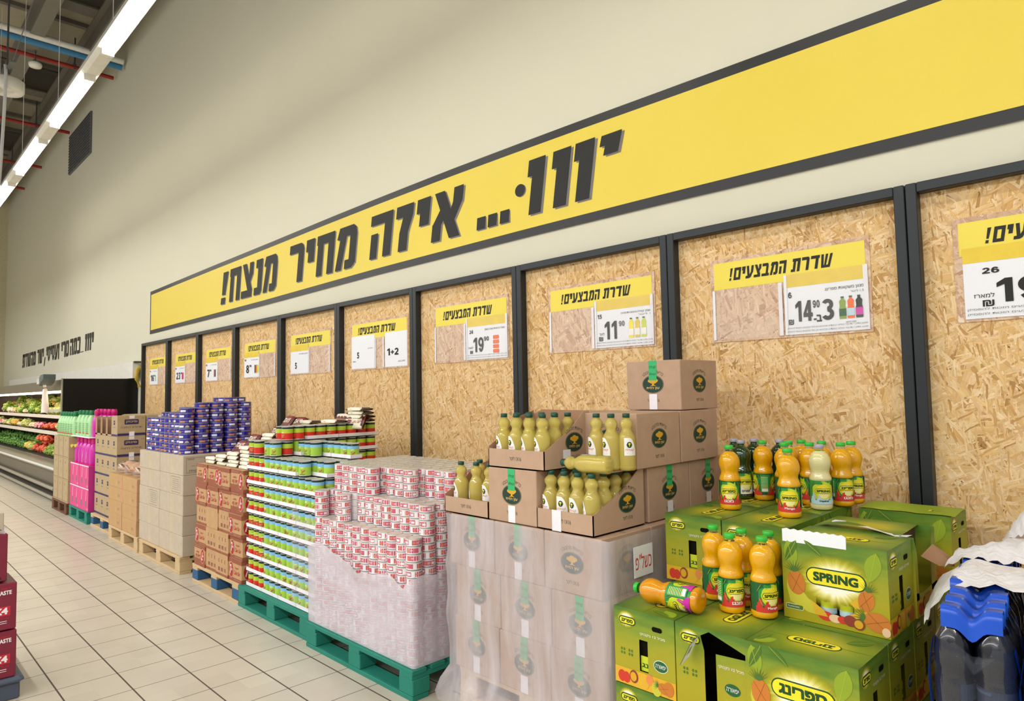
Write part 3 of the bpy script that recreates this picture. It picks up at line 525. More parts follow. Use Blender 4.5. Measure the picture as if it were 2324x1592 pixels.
for i, (x0, x1, z0, z1) in enumerate(SG):
    F = front(.05); W = x1-x0; H = z1-z0
    b = MB(); b.box(x0, x1, .05, .0545, z0, z1, 'osb_print')
    s = tag(b.build('promotion_sign'), 'yellow promotion sign with price %s, on the chipboard' % sign_txt[i], 'sign', 'yellow promotion signs')
    b = MB(); zs = z0+H*.63
    b.rect(F, x0+.02, zs, x1-.02, z1-.022, 'sign_yellow', .001)
    b.block(F, 'שדרת', x0+W*.545, zs+H*.095, x0+W*.80, zs+H*.24, 'ink', .002, .2); b.block(F, 'המבצעים', x0+W*.165, zs+H*.095, x0+W*.525, zs+H*.24, 'ink', .002, .2); b.block(F, '!', x0+W*.132, zs+H*.095, x0+W*.165, zs+H*.24, 'ink', .002, .2)
    b.build('header_strip', s)
    def card(a, c, gold=True, left=False):
        b = MB(); zt = z0+H*.70
        b.rect(F, a, z0+.012, c, zt, 'card_white', .003)
        if gold: b.rect(F, a, zt-H*.145, c, zt, 'sign_gold', .004)
        return b
    def sleeve(a, c, name='plastic_sleeve', zt=None):
        b = MB(); b.rect(F, a, z0+.012, c, zt or (zs-.003), 'sleeve', .0115); b.rect(F, a, z0+.012, a+.014, zt or (zs-.003), 'card_white', .006); b.rect(F, c-.022, z0+.012, c-.002, zt or (zs-.003), 'tape_white', .006)
        b.build(name, s)
    xm = x0+W*.5; e = .0055
    if i == 8:
        a, c = x0+W*.505, x1-.012; w = c-a; b = card(a, c)
        b.num(F, '14', a+w*.12, z0+H*0.165, a+w*.34, z0+H*0.392, 'ink', e, .058); b.num(F, '90', a+w*.345, z0+H*0.300, a+w*.43, z0+H*0.384, 'ink', e, .035); b.text(F, he('ב-'), a+w*.35, z0+H*0.148, a+w*.45, z0+H*0.224, 'ink', e, .035); b.num(F, '3', a+w*.455, z0+H*0.157, a+w*.60, z0+H*0.384, 'ink', e, .058); b.text(F, '₪', a+w*.035, z0+H*0.136, a+w*.10, z0+H*0.195, 'ink', e, .014)
        b.num(F, '6', a+w*.04, z0+H*0.434, a+w*.085, z0+H*0.501, 'ink', e, .035); b.text(F, he('מגוון משקאות ספרינג'), a+w*.50, z0+H*0.463, c-.02, z0+H*0.501, 'ink', e); b.text(F, he('1.5 ליטר'), a+w*.8, z0+H*0.426, c-.02, z0+H*0.451, 'grey_ink', e)
        for q, (cc, lb) in enumerate((('leaf_a', 'lab_dkgreen'), ('lab_orange', 'lab_blue'), ('ink', 'pink_bottle'))): bottle2d(b, F, a+w*(.70+.095*q), z0+H*0.157, H*.235, cc, lb, e)
        b.text(F, he('התמונה להמחשה'), a+w*.73, z0+H*0.111, a+w*.85, z0+H*0.132, 'grey_ink', e); small_print(b, F, a+.008, c-.008, z0+.018, z0+.052); b.build('price_card', s)
        sleeve(x0+.012, x0+W*.49); sleeve(a-.004, c+.002, 'card_pocket', z0+H*.70)
    elif i == 7:
        a, c = x0+W*.475, x1-.012; w = c-a; b = card(a, c)
        b.num(F, '11', a+w*.16, z0+H*0.140, a+w*.39, z0+H*0.392, 'ink', e, .058); b.num(F, '90', a+w*.42, z0+H*0.308, a+w*.52, z0+H*0.384, 'grey_ink', e, .02); b.text(F, he("ליח'"), a+w*.07, z0+H*0.199, a+w*.16, z0+H*0.241, 'ink', e); b.text(F, '₪', a+w*.06, z0+H*0.123, a+w*.135, z0+H*0.182, 'ink', e, .014)
        b.num(F, '15', a+w*.04, z0+H*0.442, a+w*.12, z0+H*0.501, 'ink', e, .035); b.text(F, he('שמן קנולה/חמניות/סויה'), a+w*.46, z0+H*0.468, c-.02, z0+H*0.505, 'ink', e); b.text(F, he('1 ליטר'), a+w*.75, z0+H*0.434, c-.02, z0+H*0.459, 'grey_ink', e)
        for q in range(3): bottle2d(b, F, a+w*(.63+.105*q), z0+H*0.140, H*.27, ('lab_yellow', 'sign_gold', 'lab_lime')[q], 'lab_white', e)
        small_print(b, F, a+.008, c-.008, z0+.018, z0+.052); b.build('price_card', s); sleeve(x0+.012, x0+W*.465); sleeve(a-.004, c+.002, 'card_pocket', z0+H*.70)
    elif i == 6:
        a, c = x0+W*.465, x1-.012; w = c-a; b = card(a, c)
        b.num(F, '19', a+w*.17, z0+H*0.140, a+w*.43, z0+H*0.375, 'ink', e, .058); b.num(F, '90', a+w*.44, z0+H*0.308, a+w*.56, z0+H*0.379, 'ink', e, .035); b.text(F, he('למארז'), a+w*.04, z0+H*0.199, a+w*.165, z0+H*0.237, 'ink', e); b.text(F, '₪', a+w*.09, z0+H*0.119, a+w*.16, z0+H*0.169, 'ink', e, .014)
        b.num(F, '24', a+w*.08, z0+H*0.442, a+w*.17, z0+H*0.501, 'ink', e, .035); b.text(F, he('מארז רביעיית טונה בשמן'), a+w*.46, z0+H*0.468, c-.03, z0+H*0.505, 'ink', e)
        for q in range(4): b.rrect(F, a+w*.66, z0+H*(.11+.072*q), a+w*.80, z0+H*(.168+.072*q), 'lab_orange', e, .008)
        small_print(b, F, a+.008, c-.008, z0+.018, z0+.052); b.build('price_card', s); sleeve(x0+.012, x0+W*.455); sleeve(a-.004, c+.002, 'card_pocket', z0+H*.70)
    elif i == 9:
        a, c = x0+.03, x1-.03; w = .42; b = card(a, c)
        b.num(F, '19', a+w*.26, z0+H*0.165, a+w*.62, z0+H*0.384, 'ink', e, .058); b.num(F, '90', a+w*.64, z0+H*0.325, a+w*.80, z0+H*0.400, 'ink', e, .035); b.text(F, he('למארז'), a+w*.08, z0+H*0.220, a+w*.25, z0+H*0.262, 'ink', e); b.text(F, '₪', a+w*.15, z0+H*0.136, a+w*.245, z0+H*0.195, 'ink', e, .014)
        b.num(F, '26', a+w*.16, z0+H*0.442, a+w*.30, z0+H*0.497, 'ink', e, .035); b.text(F, he('מארז שישייה נביעייה'), a+w*.72, z0+H*0.459, a+w*1.6, z0+H*0.501, 'ink', e); small_print(b, F, a+.01, c-.01, z0+.02, z0+.06); b.build('price_card', s)
    elif i == 5:
        a, c = x0+.012, x0+W*.44; b = card(a, c, False); w = c-a
        b.num(F, '5', a+w*.25, z0+H*0.241, a+w*.34, z0+H*0.367, 'ink', e, .035); b.text(F, he('יחידה'), a+w*.06, z0+H*0.165, a+w*.2, z0+H*0.190, 'grey_ink', e); b.text(F, he('מגוון'), a+w*.72, z0+H*0.417, a+w*.92, z0+H*0.442, 'grey_ink', e); b.build('price_card', s)
        a, c = x0+W*.62, x1-.012; b = card(a, c, False); w = c-a; b.num(F, '1+2', a+w*.10, z0+H*0.249, a+w*.62, z0+H*0.384, 'ink', e, .058); b.text(F, he('מבצע'), a+w*.6, z0+H*0.115, a+w*.9, z0+H*0.140, 'grey_ink', e); b.build('price_card', s)
        sleeve(x0+W*.45, x0+W*.61)
    else:
        a, c = x0+.012, x0+W*(.47 if i != 3 else .49); b = card(a, c); w = c-a
        num = {0: ('16', '90'), 1: ('23', '90'), 2: ('7', '90'), 3: ('8', '90'), 4: ('5', None)}[i]
        dx = .15 if i != 4 else .26
        ww = (.40 if len(num[0]) == 2 else .2) if i != 4 else .1
        b.num(F, num[0], a+w*dx, z0+H*0.140, a+w*(dx+ww), z0+H*(.36 if i != 4 else .29), 'ink', e, .035)
        if num[1]: b.num(F, num[1], a+w*(dx+ww+.03), z0+H*0.300, a+w*(dx+ww+.16), z0+H*0.358, 'ink', e, .035)
        b.text(F, he('מגוון מוצרים'), a+w*.5, z0+H*0.468, c-.02, z0+H*0.501, 'grey_ink', e)
        if i != 4:
            b.rect(F, a+w*.05, z0+H*0.468, a+w*.14, z0+H*0.518, 'grey_ink', e)
            cols = {0: ['soap_green'], 1: ['pink_bottle', 'veg_red'], 2: ['tin_orange', 'haw_ink'], 3: ['choc_brown', 'tin_orange', 'lab_yellow']}[i]
            for q, cc in enumerate(cols): b.rrect(F, a+w*(.72+.09*q), z0+H*0.132, a+w*(.80+.09*q), z0+H*0.350, cc, e, .01)
        b.build('price_card', s); sleeve(c+.01, x1-.012)
# ================================================================ REFRIGERATED PRODUCE DISPLAY
FX = -12.2
fr = thing('refrigerated_display', 'long open refrigerated display of vegetables along the far wall', 'fridge', (0, 0, 0))
b = MB(); b.box(-25.95, FX-.04, -.12, .05, .05, 1.86, 'fridge_in'); b.box(-25.95, FX-.04, -.95, -.12, .05, .50, 'fridge_in'); b.build('cabinet', fr)
b = MB(); b.box(-25.95, FX-.04, -.98, .05, 1.70, 1.868, 'fridge_steel'); cn_ = b.build('canopy', fr)
b = MB()
x = -25.9
while x < FX-.2: b.box(x, min(x+1.12, FX-.06), -.95, -.90, 1.665, 1.70, 'fridge_glow'); x += 1.16
b.build('light_strip', cn_)
b = MB(); b.box(FX-.04, FX, -.985, .05, .05, 1.88, 'black_gloss'); b.box(FX-.045, FX+.012, -1.0, -.985, .05, 1.885, 'fridge_rail'); b.build('end_panel', fr)
for z, y0 in ((1.265, -.76), (1.00, -.86)):
    b = MB(); b.box(-25.95, FX-.04, y0, -.12, z-.02, z+.005, 'fridge_dark'); sh_ = b.build('shelf', fr); b = MB(); b.box(-25.95, FX-.04, y0-.015, y0, z-.03, z+.03, 'shelf_lip'); b.build('price_rail', sh_)
b = MB(); b.face([(-25.95, -1.0, .50), (FX-.04, -1.0, .50), (FX-.04, -.2, .78), (-25.95, -.2, .78)], 'fridge_dark'); b.box(-25.95, FX-.04, -1.01, -.99, .50, .62, 'clear'); b.build('tray_deck', fr)
b = MB(); b.box(-25.95, FX, -1.07, -.95, .47, .56, 'fridge_rail'); b.box(-25.95, FX, -1.08, -1.07, .49, .52, 'white_metal'); b.build('bumper', fr)
b = MB(); b.box(-25.95, FX, -1.0, -.95, .19, .47, 'fridge_steel'); b.build('lower_panel', fr)
for z in (.20, .06):
    b = MB(); b.tube([(-25.95, -1.06, z), (FX, -1.06, z)], .03, 'fridge_rail', 10); b.build('guard_rail', fr)
b = MB(); b.box(-25.95, FX, -.96, -.9, 0, .19, 'fridge_dark'); b.build('kick_plate', fr)
b = MB(); b.box(-24, -12.05, -.06, .02, 1.886, 2.15, 'white_plastic'); b.box(-12.06, -12.0, -.05, .05, 2.13, 2.16, 'dark_grey'); tag(b.build('white_fascia_board'), 'plain white board standing along the top of the fridge', 'board')
b = MB(); b.tube([(-12.0, .03, 2.06), (-11.97, -.01, 2.02), (-11.95, -.03, 1.95), (-11.97, -.02, 1.86), (-12.0, .03, 1.74)], .03, 'hose_yellow', 10); tag(b.build('yellow_hose'), 'short yellow hose behind the black fridge end', 'hose')
t = thing('price_checker', 'grey price checker head on a bent pale pole at the fridge shelf', 'price checker', (-12.70, -1.12, 1.36))
b = MB(); b.tube([(0, 0, .0), (.0, 0, .10), (.02, -.01, .36), (.05, -.02, .42), (.14, -.04, .45)], [.055, .05, .032, .026, .024], 'pink_white', 12); b.build('pole', t); b = MB(); b.box(-.03, .03, .0, .335, .01, .05, 'white_metal'); b.box(-.03, .03, .325, .335, -.11, .01, 'white_metal'); b.build('mounting_arm', t)
b = MB(); P = []
for s_, w, z0, z1 in ((0, .05, .44, .50), (.10, .08, .42, .55), (.26, .09, .46, .58), (.42, .08, .52, .59)): P.append([(s_-.02, -.02-w, z0), (s_-.02, -.02+w, z0), (s_-.02, -.02+w, z1), (s_-.02, -.02-w, z1)])
b.grid(P, 'scale_grey', False, True); b.face(P[0], 'white_metal'); b.face(P[-1][::-1], 'scale_grey'); b.build('head', t)
b = MB(); b.box(-.22, -.02, -.08, .05, .46, .48, 'white_metal'); b.box(-.23, -.20, -.08, .05, .45, .54, 'white_metal'); b.build('display', t)
# produce: a few kinds of bag, tray and bunch
def lump(name, cols, sx, sy, sz, amp, sub=2, seed=0, fr_=26):
    sub += 1
    bm = __import__('bmesh').new(); __import__('bmesh').ops.create_icosphere(bm, subdivisions=sub, radius=1)
    me = bpy.data.meshes.new(name)
    for v in bm.verts:
        n_ = noise.noise(v.co*2.2+Vector((seed, 0, 0)))+.35*noise.noise(v.co*6+Vector((0, seed, 0))); k_ = 1+amp*n_
        v.co = Vector((v.co.x*sx*k_, v.co.y*sy*k_, v.co.z*sz*k_+sz*.93))
    zm = min(v.co.z for v in bm.verts)
    for v in bm.verts: v.co.z -= zm-.002
    for f in bm.faces:
        f.smooth = True; f.material_index = int(abs(noise.noise(f.calc_center_median()*fr_+Vector((seed*3, 1, 2))))*2.6*len(cols)) % len(cols)
    bm.to_mesh(me); bm.free()
    for c in cols: me.materials.append(MATS[c])
    return me
KINDS = [
 ('bag_of_salad', lump('bag_of_salad', ['leaf_a', 'leaf_c', 'cream_veg'], .13, .09, .07, .35, 3, 1), 'bag of pale green salad leaves'),
 ('lettuce', lump('lettuce', ['leaf_a', 'leaf_b', 'leaf_c'], .11, .11, .09, .5, 3, 5), 'loose green lettuce head'),
 ('tomato_punnet', lump('tomato_punnet', ['tomato', 'tomato', 'peach'], .10, .08, .06, .25, 3, 9), 'punnet of red cherry tomatoes'),
 ('herb_bunch', lump('herb_bunch', ['leaf_d', 'leaf_b', 'leaf_d', 'leaf_a'], .12, .08, .075, .6, 3, 12), 'dark green bunch of herbs'),
 ('mushroom_tray', lump('mushroom_tray', ['cream_veg', 'apple', 'white_plastic'], .11, .08, .05, .3, 3, 15), 'white tray of pale mushrooms'),
 ('pepper_bag', lump('pepper_bag', ['pepper_y', 'leaf_c', 'peach'], .11, .09, .07, .3, 3, 21), 'bag of yellow peppers'),
 ('radish_bunch', lump('radish_bunch', ['radish', 'white_plastic', 'radish'], .10, .09, .06, .35, 3, 25), 'bag of red radishes'),
 ('aubergine', lump('aubergine', ['aubergine'], .11, .07, .06, .2, 3, 31), 'dark glossy aubergine'),
]
cnt = {}
def produce(kind, x, y, z, shelf, sc=1.0):
    nm, me, lb = KINDS[kind]; o = link(nm, me, None, (x, y, z), R.uniform(-.6, .6)); o.scale = (sc, sc, sc*R.uniform(.9, 1.25)); o.rotation_euler[0] = 0
    k = (kind, shelf); cnt[k] = cnt.get(k, 0)+1
    tag(o, '%s, %s fridge shelf, %s from the near end' % (lb, shelf, ORD[cnt[k]]), 'vegetables', nm.replace('_', ' ')+'s in the fridge')
x = -12.45
while x > -20.3:
    for row, (y, z) in enumerate(((-.62, 1.275), (-.46, 1.36), (-.3, 1.46))):
        produce(R.choices([0, 1, 4, 5, 6, 3], [5, 4, 2, 1, 1, 1])[0], x+R.uniform(-.05, .05), y, z, 'top', R.uniform(.85, 1.1))
    k = -x
    produce(2 if 13.6 < k < 14.9 else R.choices([0, 4, 6, 5, 7], [3, 3, 1, 1, .6])[0], x, -.72, 1.01, 'middle', 1.0)
    for y, z in ((-.82, .565), (-.62, .64), (-.45, .72)):
        kk = 2 if (13.9 < k < 15.6 and R.random() < .75) else (3 if k > 15.8 else R.choices([0, 5, 1, 6, 2], [4, 2, 2, 1, 1])[0])
        produce(kk, x+R.uniform(-.02, .02), y, z+.045, 'lowest', R.uniform(.85, 1.05))
    if 13.8 < k < 15.0: produce(2, x, -.8, .80, 'lowest', 1.1)
    x -= .33
# ================================================================ PALLETS
def pallet(label, x0, x1, y0, y1, z0, z1, m, m2=None):
    t = thing('pallet', label, 'pallet', ((x0+x1)/2, (y0+y1)/2, z0), 0, 'pallets along the wall')
    w, d, h = (x1-x0)/2, (y1-y0)/2, z1-z0; tb = h*.155; m2 = m2 or m
    b = MB(); n_ = 7; bw = 2*d/(n_+ (n_-1)*.35)
    me_b = MB(); me_b.bbox(-w, w, -bw/2, bw/2, 0, tb, m, .002); me_b = me_b.mesh('deck_board')
    for k in range(n_): link('deck_board', me_b, t, (0, -d+bw/2+k*bw*1.35, h-tb))
    me_s = MB(); me_s.bbox(-.055, .055, -d, d, 0, tb, m, .002); me_s = me_s.mesh('stringer')
    me_k = MB(); me_k.bbox(-.06, .06, -.055, .055, 0, h-3*tb, m2, .004); me_k = me_k.mesh('block')
    me_f = MB(); me_f.bbox(-w, w, -.05, .05, 0, tb, m, .002); me_f = me_f.mesh('bottom_board')
    for sx in (-1, 0, 1):
        link('stringer', me_s, t, (sx*(w-.06), 0, h-2*tb))
        for sy in (-1, 0, 1): link('block', me_k, t, (sx*(w-.061), sy*(d-.056), tb))
    for sy in (-1, 0, 1): link('bottom_board', me_f, t, (0, sy*(d-.05), 0))
    return t
PH = .15
pallet('green wooden pallet under the wrapped tuna cans', -3.95, -2.84, -1.24, -.42, 0, PH, 'pallet_green')
pallet('green wooden pallet under the vegetable cans', -5.08, -4.0, -1.2, -.4, 0, PH, 'pallet_green')
pallet('pale and blue pallet under the red lettered cartons', -6.05, -5.10, -1.19, -.4, 0, PH, 'pallet_wood', 'pallet_blue')
pallet('bare wooden pallet under the plain grey cartons', -7.50, -6.33, -1.2, -.4, 0, PH, 'pallet_wood')
pallet('wooden pallet under the low tan cartons', -8.62, -7.56, -1.2, -.4, 0, PH, 'pallet_wood')
pallet('wooden pallet with blue blocks under the shampoo cartons', -9.68, -8.68, -1.14, -.45, 0, PH, 'pallet_wood', 'pallet_blue')
pallet('green pallet under the pink detergent boxes', -10.70, -9.74, -1.17, -.4, 0, PH, 'pallet_green')
pallet('brown pallet under the tall beige cartons', -11.66, -10.76, -1.19, -.4, 0, PH, 'pallet_brown')
pallet('wooden pallet under the film wrapped oil cartons', -2.51, -1.61, -1.205, -.2, 0, .12, 'pallet_wood')
# ================================================================ COOKING OIL
def oilprint(b, F, cu, h, cv=.52, rx=.060, ry=.043, lower=True):
    v = h*cv
    b.ell(F, cu, v, rx, ry, 'logo_green', E1, 32)
    for q in range(32):   # thin gilt ring
        a, c = 2*PI*q/32, 2*PI*(q+1)/32
        b.face([F(cu+rx*s_*math.cos(t_), v+ry*s_*math.sin(t_), 2*E1) for s_, t_ in ((.93, a), (.97, a), (.97, c), (.93, c))], 'ring_gold')
    for ex, ez, er in ((-.017, .016, .010), (0, .021, .012), (.016, .017, .011), (-.008, .012, .010), (.009, .011, .010)): b.ell(F, cu+ex*rx/.06, v+ez*ry/.043, er*rx/.06*1.15, er*ry/.043*.8, 'gold', 2*E1, 14)
    k = rx/.06; j = ry/.043
    b.pg(F, [(cu-.018*k, v-.010*j), (cu-.005*k, v-.004*j), (cu-.004*k, v+.010*j), (cu+.006*k, v+.010*j), (cu+.006*k, v-.003*j), (cu+.020*k, v-.009*j), (cu+.004*k, v-.007*j)], 'gold', 2*E1)
    b.text(F, he('עץ הזית'), cu-.036*k, v-.027*j, cu+.036*k, v-.013*j, 'gold_text', 2*E1, .02)
    fm = lambda u, w: (cu+(rx+.011+w)*math.sin(u), v+(ry+.011+w)*math.cos(u))
    b.text(F, '· '+he('בריאות מהטבע')+' ·', -.95, 0, .95, .014, 'logo_green', E1, .0, 0, False, fm)
    if lower: b.text(F, he('ליטר')+' 1X16', cu-.034, h*.16, cu+.034, h*.16+.017, 'logo_green', E1, .01)
OW, OD, OH = .300, .335, .2345
def oil_carton(label, tapes=(True, True), side_tapes=False, w=OW, d=OD, h=OH):
    t = thing('oil_carton', label, 'carton', (0, 0, 0), 0, 'cartons of cooking oil')
    b = MB(); b.bbox(-w/2, w/2, -d/2, d/2, 0, h, 'kraft', .003)
    oilprint(b, front(-d/2), 0, h); oilprint(b, right(w/2), 0, h); oilprint(b, left(-w/2), 0, h)
    b.rect(topf(h), -w/2+.004, -.0015, w/2-.004, .0015, 'kraft_dark'); b.build('box_body', t)
    def tapes_on(F, hang):
        if tapes[0]:
            b = MB(); b.rect(F, -.022, h*.60, .022, h+.0005, 'tape_green', 3*E1); b.text(F, he('קנולה'), -.018, h*.83, .018, h*.90, 'ink', 4*E1, .01); b.text(F, he('קנולה'), -.018, h*.70, .018, h*.76, 'ink', 4*E1, .01, 0, True); b.build('green_tape', t)
        if tapes[1]: b = MB(); b.rect(F, -.022, .002, .022, h*.32, 'tape_white', 3*E1); b.build('white_tape', t)
    tapes_on(right(w/2) if side_tapes else front(-d/2), 0)
    return t
OX = [-2.365, -2.06, -1.755]; OY = [-1.045, -.705, -.365]
pallet('second wooden pallet, stacked beneath the wrapped oil cartons', -2.51, -1.61, -1.205, -.2, .122, .262, 'pallet_wood')
p_plain = Placer(oil_carton('x', (False, False))); p_front = Placer(oil_carton('x')); p_side = Placer(oil_carton('x', (True, False), True))
rowz = [.264, .5, .736]; rown = ['bottom', 'middle', 'top']; coln = ['left', 'middle', 'right']; yn = ['front', 'second', 'back']
for r in range(3):
    for i in range(3):
        for j in range(3):
            if not (j == 0 or i == 2 or r == 2): continue
            lb = 'oil carton under cloudy film, %s layer, %s column, %s row' % (rown[r], coln[i], yn[j])
            ox = OX[i]+(-.012, .0, -.035)[r]
            (p_plain if (r, i, j) == (2, 2, 0) else p_front if j == 0 else p_side).put((ox+R.uniform(-.001, .001), OY[j], rowz[r]), R.uniform(-.003, .003), lb)
# loose cartons above the film
plain = Placer(oil_carton('x', (False, False)))
taped = Placer(oil_carton('x', (True, True)))
c4 = Placer(oil_carton('x', (True, True), True))
Z4, Z5, Z6 = .975, 1.2125, 1.4505
taped.put((-2.129, -1.045, Z4), 0, 'closed oil carton with green tape between the two open bottle cartons')
c4.put((-1.825, -.665, Z4), .0, 'oil carton with green tape behind the lower open carton, against the juice cartons')
c4.put((-1.825, -.325, Z4), .0, 'oil carton with green tape nearest the chipboard in the fourth layer')
plain.put((-2.30, -.68, Z4), 0, 'oil carton hidden behind the taped closed carton')
plain.put((-1.805, -.765, Z5), 0, 'closed oil carton behind the three standing oil bottles')
plain.put((-1.805, -.42, Z5), 0, 'closed oil carton directly below the topmost carton')
plain.put((-2.14, -.74, Z5), 0, 'oil carton behind the upper open bottle carton')
taped.put((-1.81, -.40, Z6), 0, 'topmost oil carton with green tape, alone on the stack')
def prism(b, pts, F, t, m, m_in=None):
    A = [F(u, v, 0) for u, v in pts]; B = [F(u, v, -t) for u, v in pts]
    b.face(A, m); b.face(B[::-1], m_in or m)
    for k in range(len(A)): b.face([A[k], B[k], B[(k+1) % len(A)], A[(k+1) % len(A)]], m_in or m)
def cut_carton(label, w, d, h, low, loc, rot=0., lidback=True, tape=None, logo_right=True):
    t = thing('open_oil_carton', label, 'carton', loc, rot, 'cut open cartons of oil bottles')
    b = MB(); w2, d2, T_ = w/2, d/2, .004
    b.box(-w2, w2, -d2, d2, 0, .004, 'kraft_in')
    prism(b, [(-w2, 0), (w2, 0), (w2, low), (-w2, low)], front(-d2), T_, 'kraft', 'kraft_in')
    prism(b, [(-w2, 0), (w2, 0), (w2, h), (-w2+.06, h+.004), (-w2, h-.02)], front(d2), T_, 'kraft_in', 'kraft_in')
    sd = [(-d2, 0), (d2, 0), (d2, h), (d2-.03, h), (d2*.2, h*.70), (-d2+.02, low+.006), (-d2, low)]
    prism(b, sd, right(w2), T_, 'kraft', 'kraft_in')
    sl = [(-d2, 0), (d2, 0), (d2, low+.01), (d2*.3, h*.6), (-d2*.1, h*.85), (-d2, h)]
    prism(b, sl, left(-w2), T_, 'kraft', 'kraft_in')
    b.text(front(-d2), he('ליטר')+' 1X16', -.036, low*.42, .036, low*.42+.018, 'logo_green', E1, .01)
    if logo_right: oilprint(b, right(w2), d2*.32, h*.98, .46)
    b.build('box_body', t)
    if tape:
        b = MB()
        if tape == 'front': b.rect(front(-d2), -.065, .0, -.015, low+.002, 'tape_white', 3*E1)
        else: b.rect(right(w2), -.03, .01, .02, h*.33, 'tape_white', 3*E1)
        b.build('white_tape', t)
    return t
def oil_bottle():
    t = thing('oil_bottle', 'x', 'bottle', (0, 0, 0), 0, 'bottles of cooking oil')
    r, h = .0365, .234
    prof = [(.0, .004), (.86, 0), (.97, .02), (1, .05)] + [(1-.035*(k % 2), .07+.016*k) for k in range(12)] + [(1, .27), (1, .50), (.98, .56), (.90, .61), (.72, .66), (.59, .70), (.57, .72), (.60, .745), (.72, .775), (.76, .81), (.72, .85), (.56, .885), (.38, .91), (.34, .935)]
    b = MB(); b.lathe([(a*r, z*h) for a, z in prof], 'oil', 24, False); b.build('bottle_body', t)
    b = MB(); b.lathe([(.33*r, .925*h), (.42*r, .93*h), (.42*r, .995*h), (.36*r, h)], 'cap_green', 20); b.build('cap', t)
    b = MB(); Fc = cyl(r+.0008); n_ = 10
    # white label with a rounded shoulder
    for q in range(n_):
        u0, u1 = -.029+.052*q/n_, -.029+.052*(q+1)/n_
        hh = lambda u: (.135-.05*max(0, (u+.008)/.031)**2.2)
        b.face([Fc(u0, .062), Fc(u1, .062), Fc(u1, hh(u1)), Fc(u0, hh(u0))], 'lab_white')
    b.ell(Fc, -.007, .106, .012, .0125, 'logo_green', .0006, 18); b.ell(Fc, -.007, .110, .006, .004, 'lab_yellow', .0012, 10); b.rect(Fc, -.0085, .099, -.0055, .109, 'lab_yellow', .0012)
    b.text(Fc, he('קנולה'), -.024, .079, .014, .091, 'lab_red', .0006, .01); b.rect(Fc, -.018, .071, .008, .0725, 'lab_red', .0006)
    b.build('label', t)
    return t
ob = Placer(oil_bottle())
cut_carton('lower open carton full of oil bottles, cut corner toward the aisle', .302, .345, OH+.003, .083, (-1.827, -1.04, Z4), 0, tape='front')
cut_carton('upper open carton full of oil bottles above the taped carton', .345, .30, .245, .082, (-2.105, -1.06, Z5), 0, tape='side')
cut_carton('open carton at the left end with a few oil bottles', .312, .33, .23, .075, (-2.437, -1.05, Z4), 0, logo_right=False)
b = MB(); b.box(-1.80, -1.672, -1.115, -.87, Z5+.0005, Z5+.003, 'kraft_in'); tag(b.build('cardboard_flap'), 'loose cardboard flap the three oil bottles stand on', 'cardboard')
q = 0
for j in range(4):
    for i in range(4):
        if (i, j) in ((2, 3),): continue
        ob.put((-1.937+.0735*i+R.uniform(-.0003, .0003), -1.165+.078*j, Z4+.0045), R.uniform(-1.0, .8), 'oil bottle in the lower open carton, %s row from the front, %s from the left' % (ORD[j+1], ORD[i+1]))
for j in range(3):
    for i in range(4): ob.put((-2.226+.08*i+R.uniform(-.003, .003), -1.16+.085*j, Z5+.0045), R.uniform(-.5, .6), 'oil bottle in the upper open carton, %s row from the front, %s from the left' % (ORD[j+1], ORD[i+1]))
for k, (x, y, rz) in enumerate(((-2.545, -1.15, -.2), (-2.455, -1.13, -.9), (-2.36, -1.13, .1), (-2.42, -1.02, .8), (-2.34, -1.01, .3), (-2.53, -1.04, .5))):
    ob.put((x, y, Z4+.0045), rz, 'oil bottle in the left end carton, %s of six' % ORD[k+1])
for k, (x, y, rz) in enumerate(((-1.80, -1.02, -.1), (-1.722, -1.02, -.15), (-1.688 + .018, -.985, 1.1))):
    ob.put((x+(0 if k < 2 else .0), y, Z5+.0035), rz, 'oil bottle standing loose before the closed carton, %s of the three' % ('left', 'middle', 'right')[k])
ob.put((-1.645, -1.135, Z5+.0375), 0, 'oil bottle lying on its side before the three standing ones', tilt=lying(.10, 2.2))
# film round the pallet of oil
def wrap(name, label, x0, x1, y0, y1, prof, m, cat='plastic film', top=None, wob=.008, nx=26, sides='flrb', back=True):
    pts = []
    def seg(ax, ay, bx, by, n):
        for k in range(n): pts.append((ax+(bx-ax)*k/n, ay+(by-ay)*k/n))
    seg(x0, y0, x1, y0, nx); seg(x1, y0, x1, y1, nx); seg(x1, y1, x0, y1, 8); seg(x0, y1, x0, y0, nx)
    cx, cy = (x0+x1)/2, (y0+y1)/2; P = []
    for z, off in prof:
        row = []
        for k, (x, y) in enumerate(pts):
            dx = (1 if x > cx else -1) if abs(abs(x-cx)-(x1-x0)/2) < 1e-6 else 0; dy = (1 if y > cy else -1) if abs(abs(y-cy)-(y1-y0)/2) < 1e-6 else 0
            n_ = noise.noise(Vector((x*5, y*5, z*7)))*wob+.5*wob
            zt = z
            if top and z > top[0]: zt = z+top[1]*noise.noise(Vector((x*3.1+4, y*3.1, 2)))*(z-top[0])/(prof[-1][0]-top[0])*2
            row.append((x+dx*(off+n_), y+dy*(off+n_), zt))
        P.append(row)
    b = MB(); b.grid(P, m, True, True); return tag(b.build(name), label, cat)
wrap('stretch_film', 'cloudy stretch film wound round the oil carton pallet', -2.555, -1.602, -1.217, -.195, [(.10, .05), (.14, .055), (.2, .038), (.262, .006), (.35, .006), (.43, .009), (.49, .013), (.51, .013), (.60, .006), (.70, .010), (.735, .014), (.80, .006), (.9, .004), (.972, .007)], 'film_oil', wob=.005)
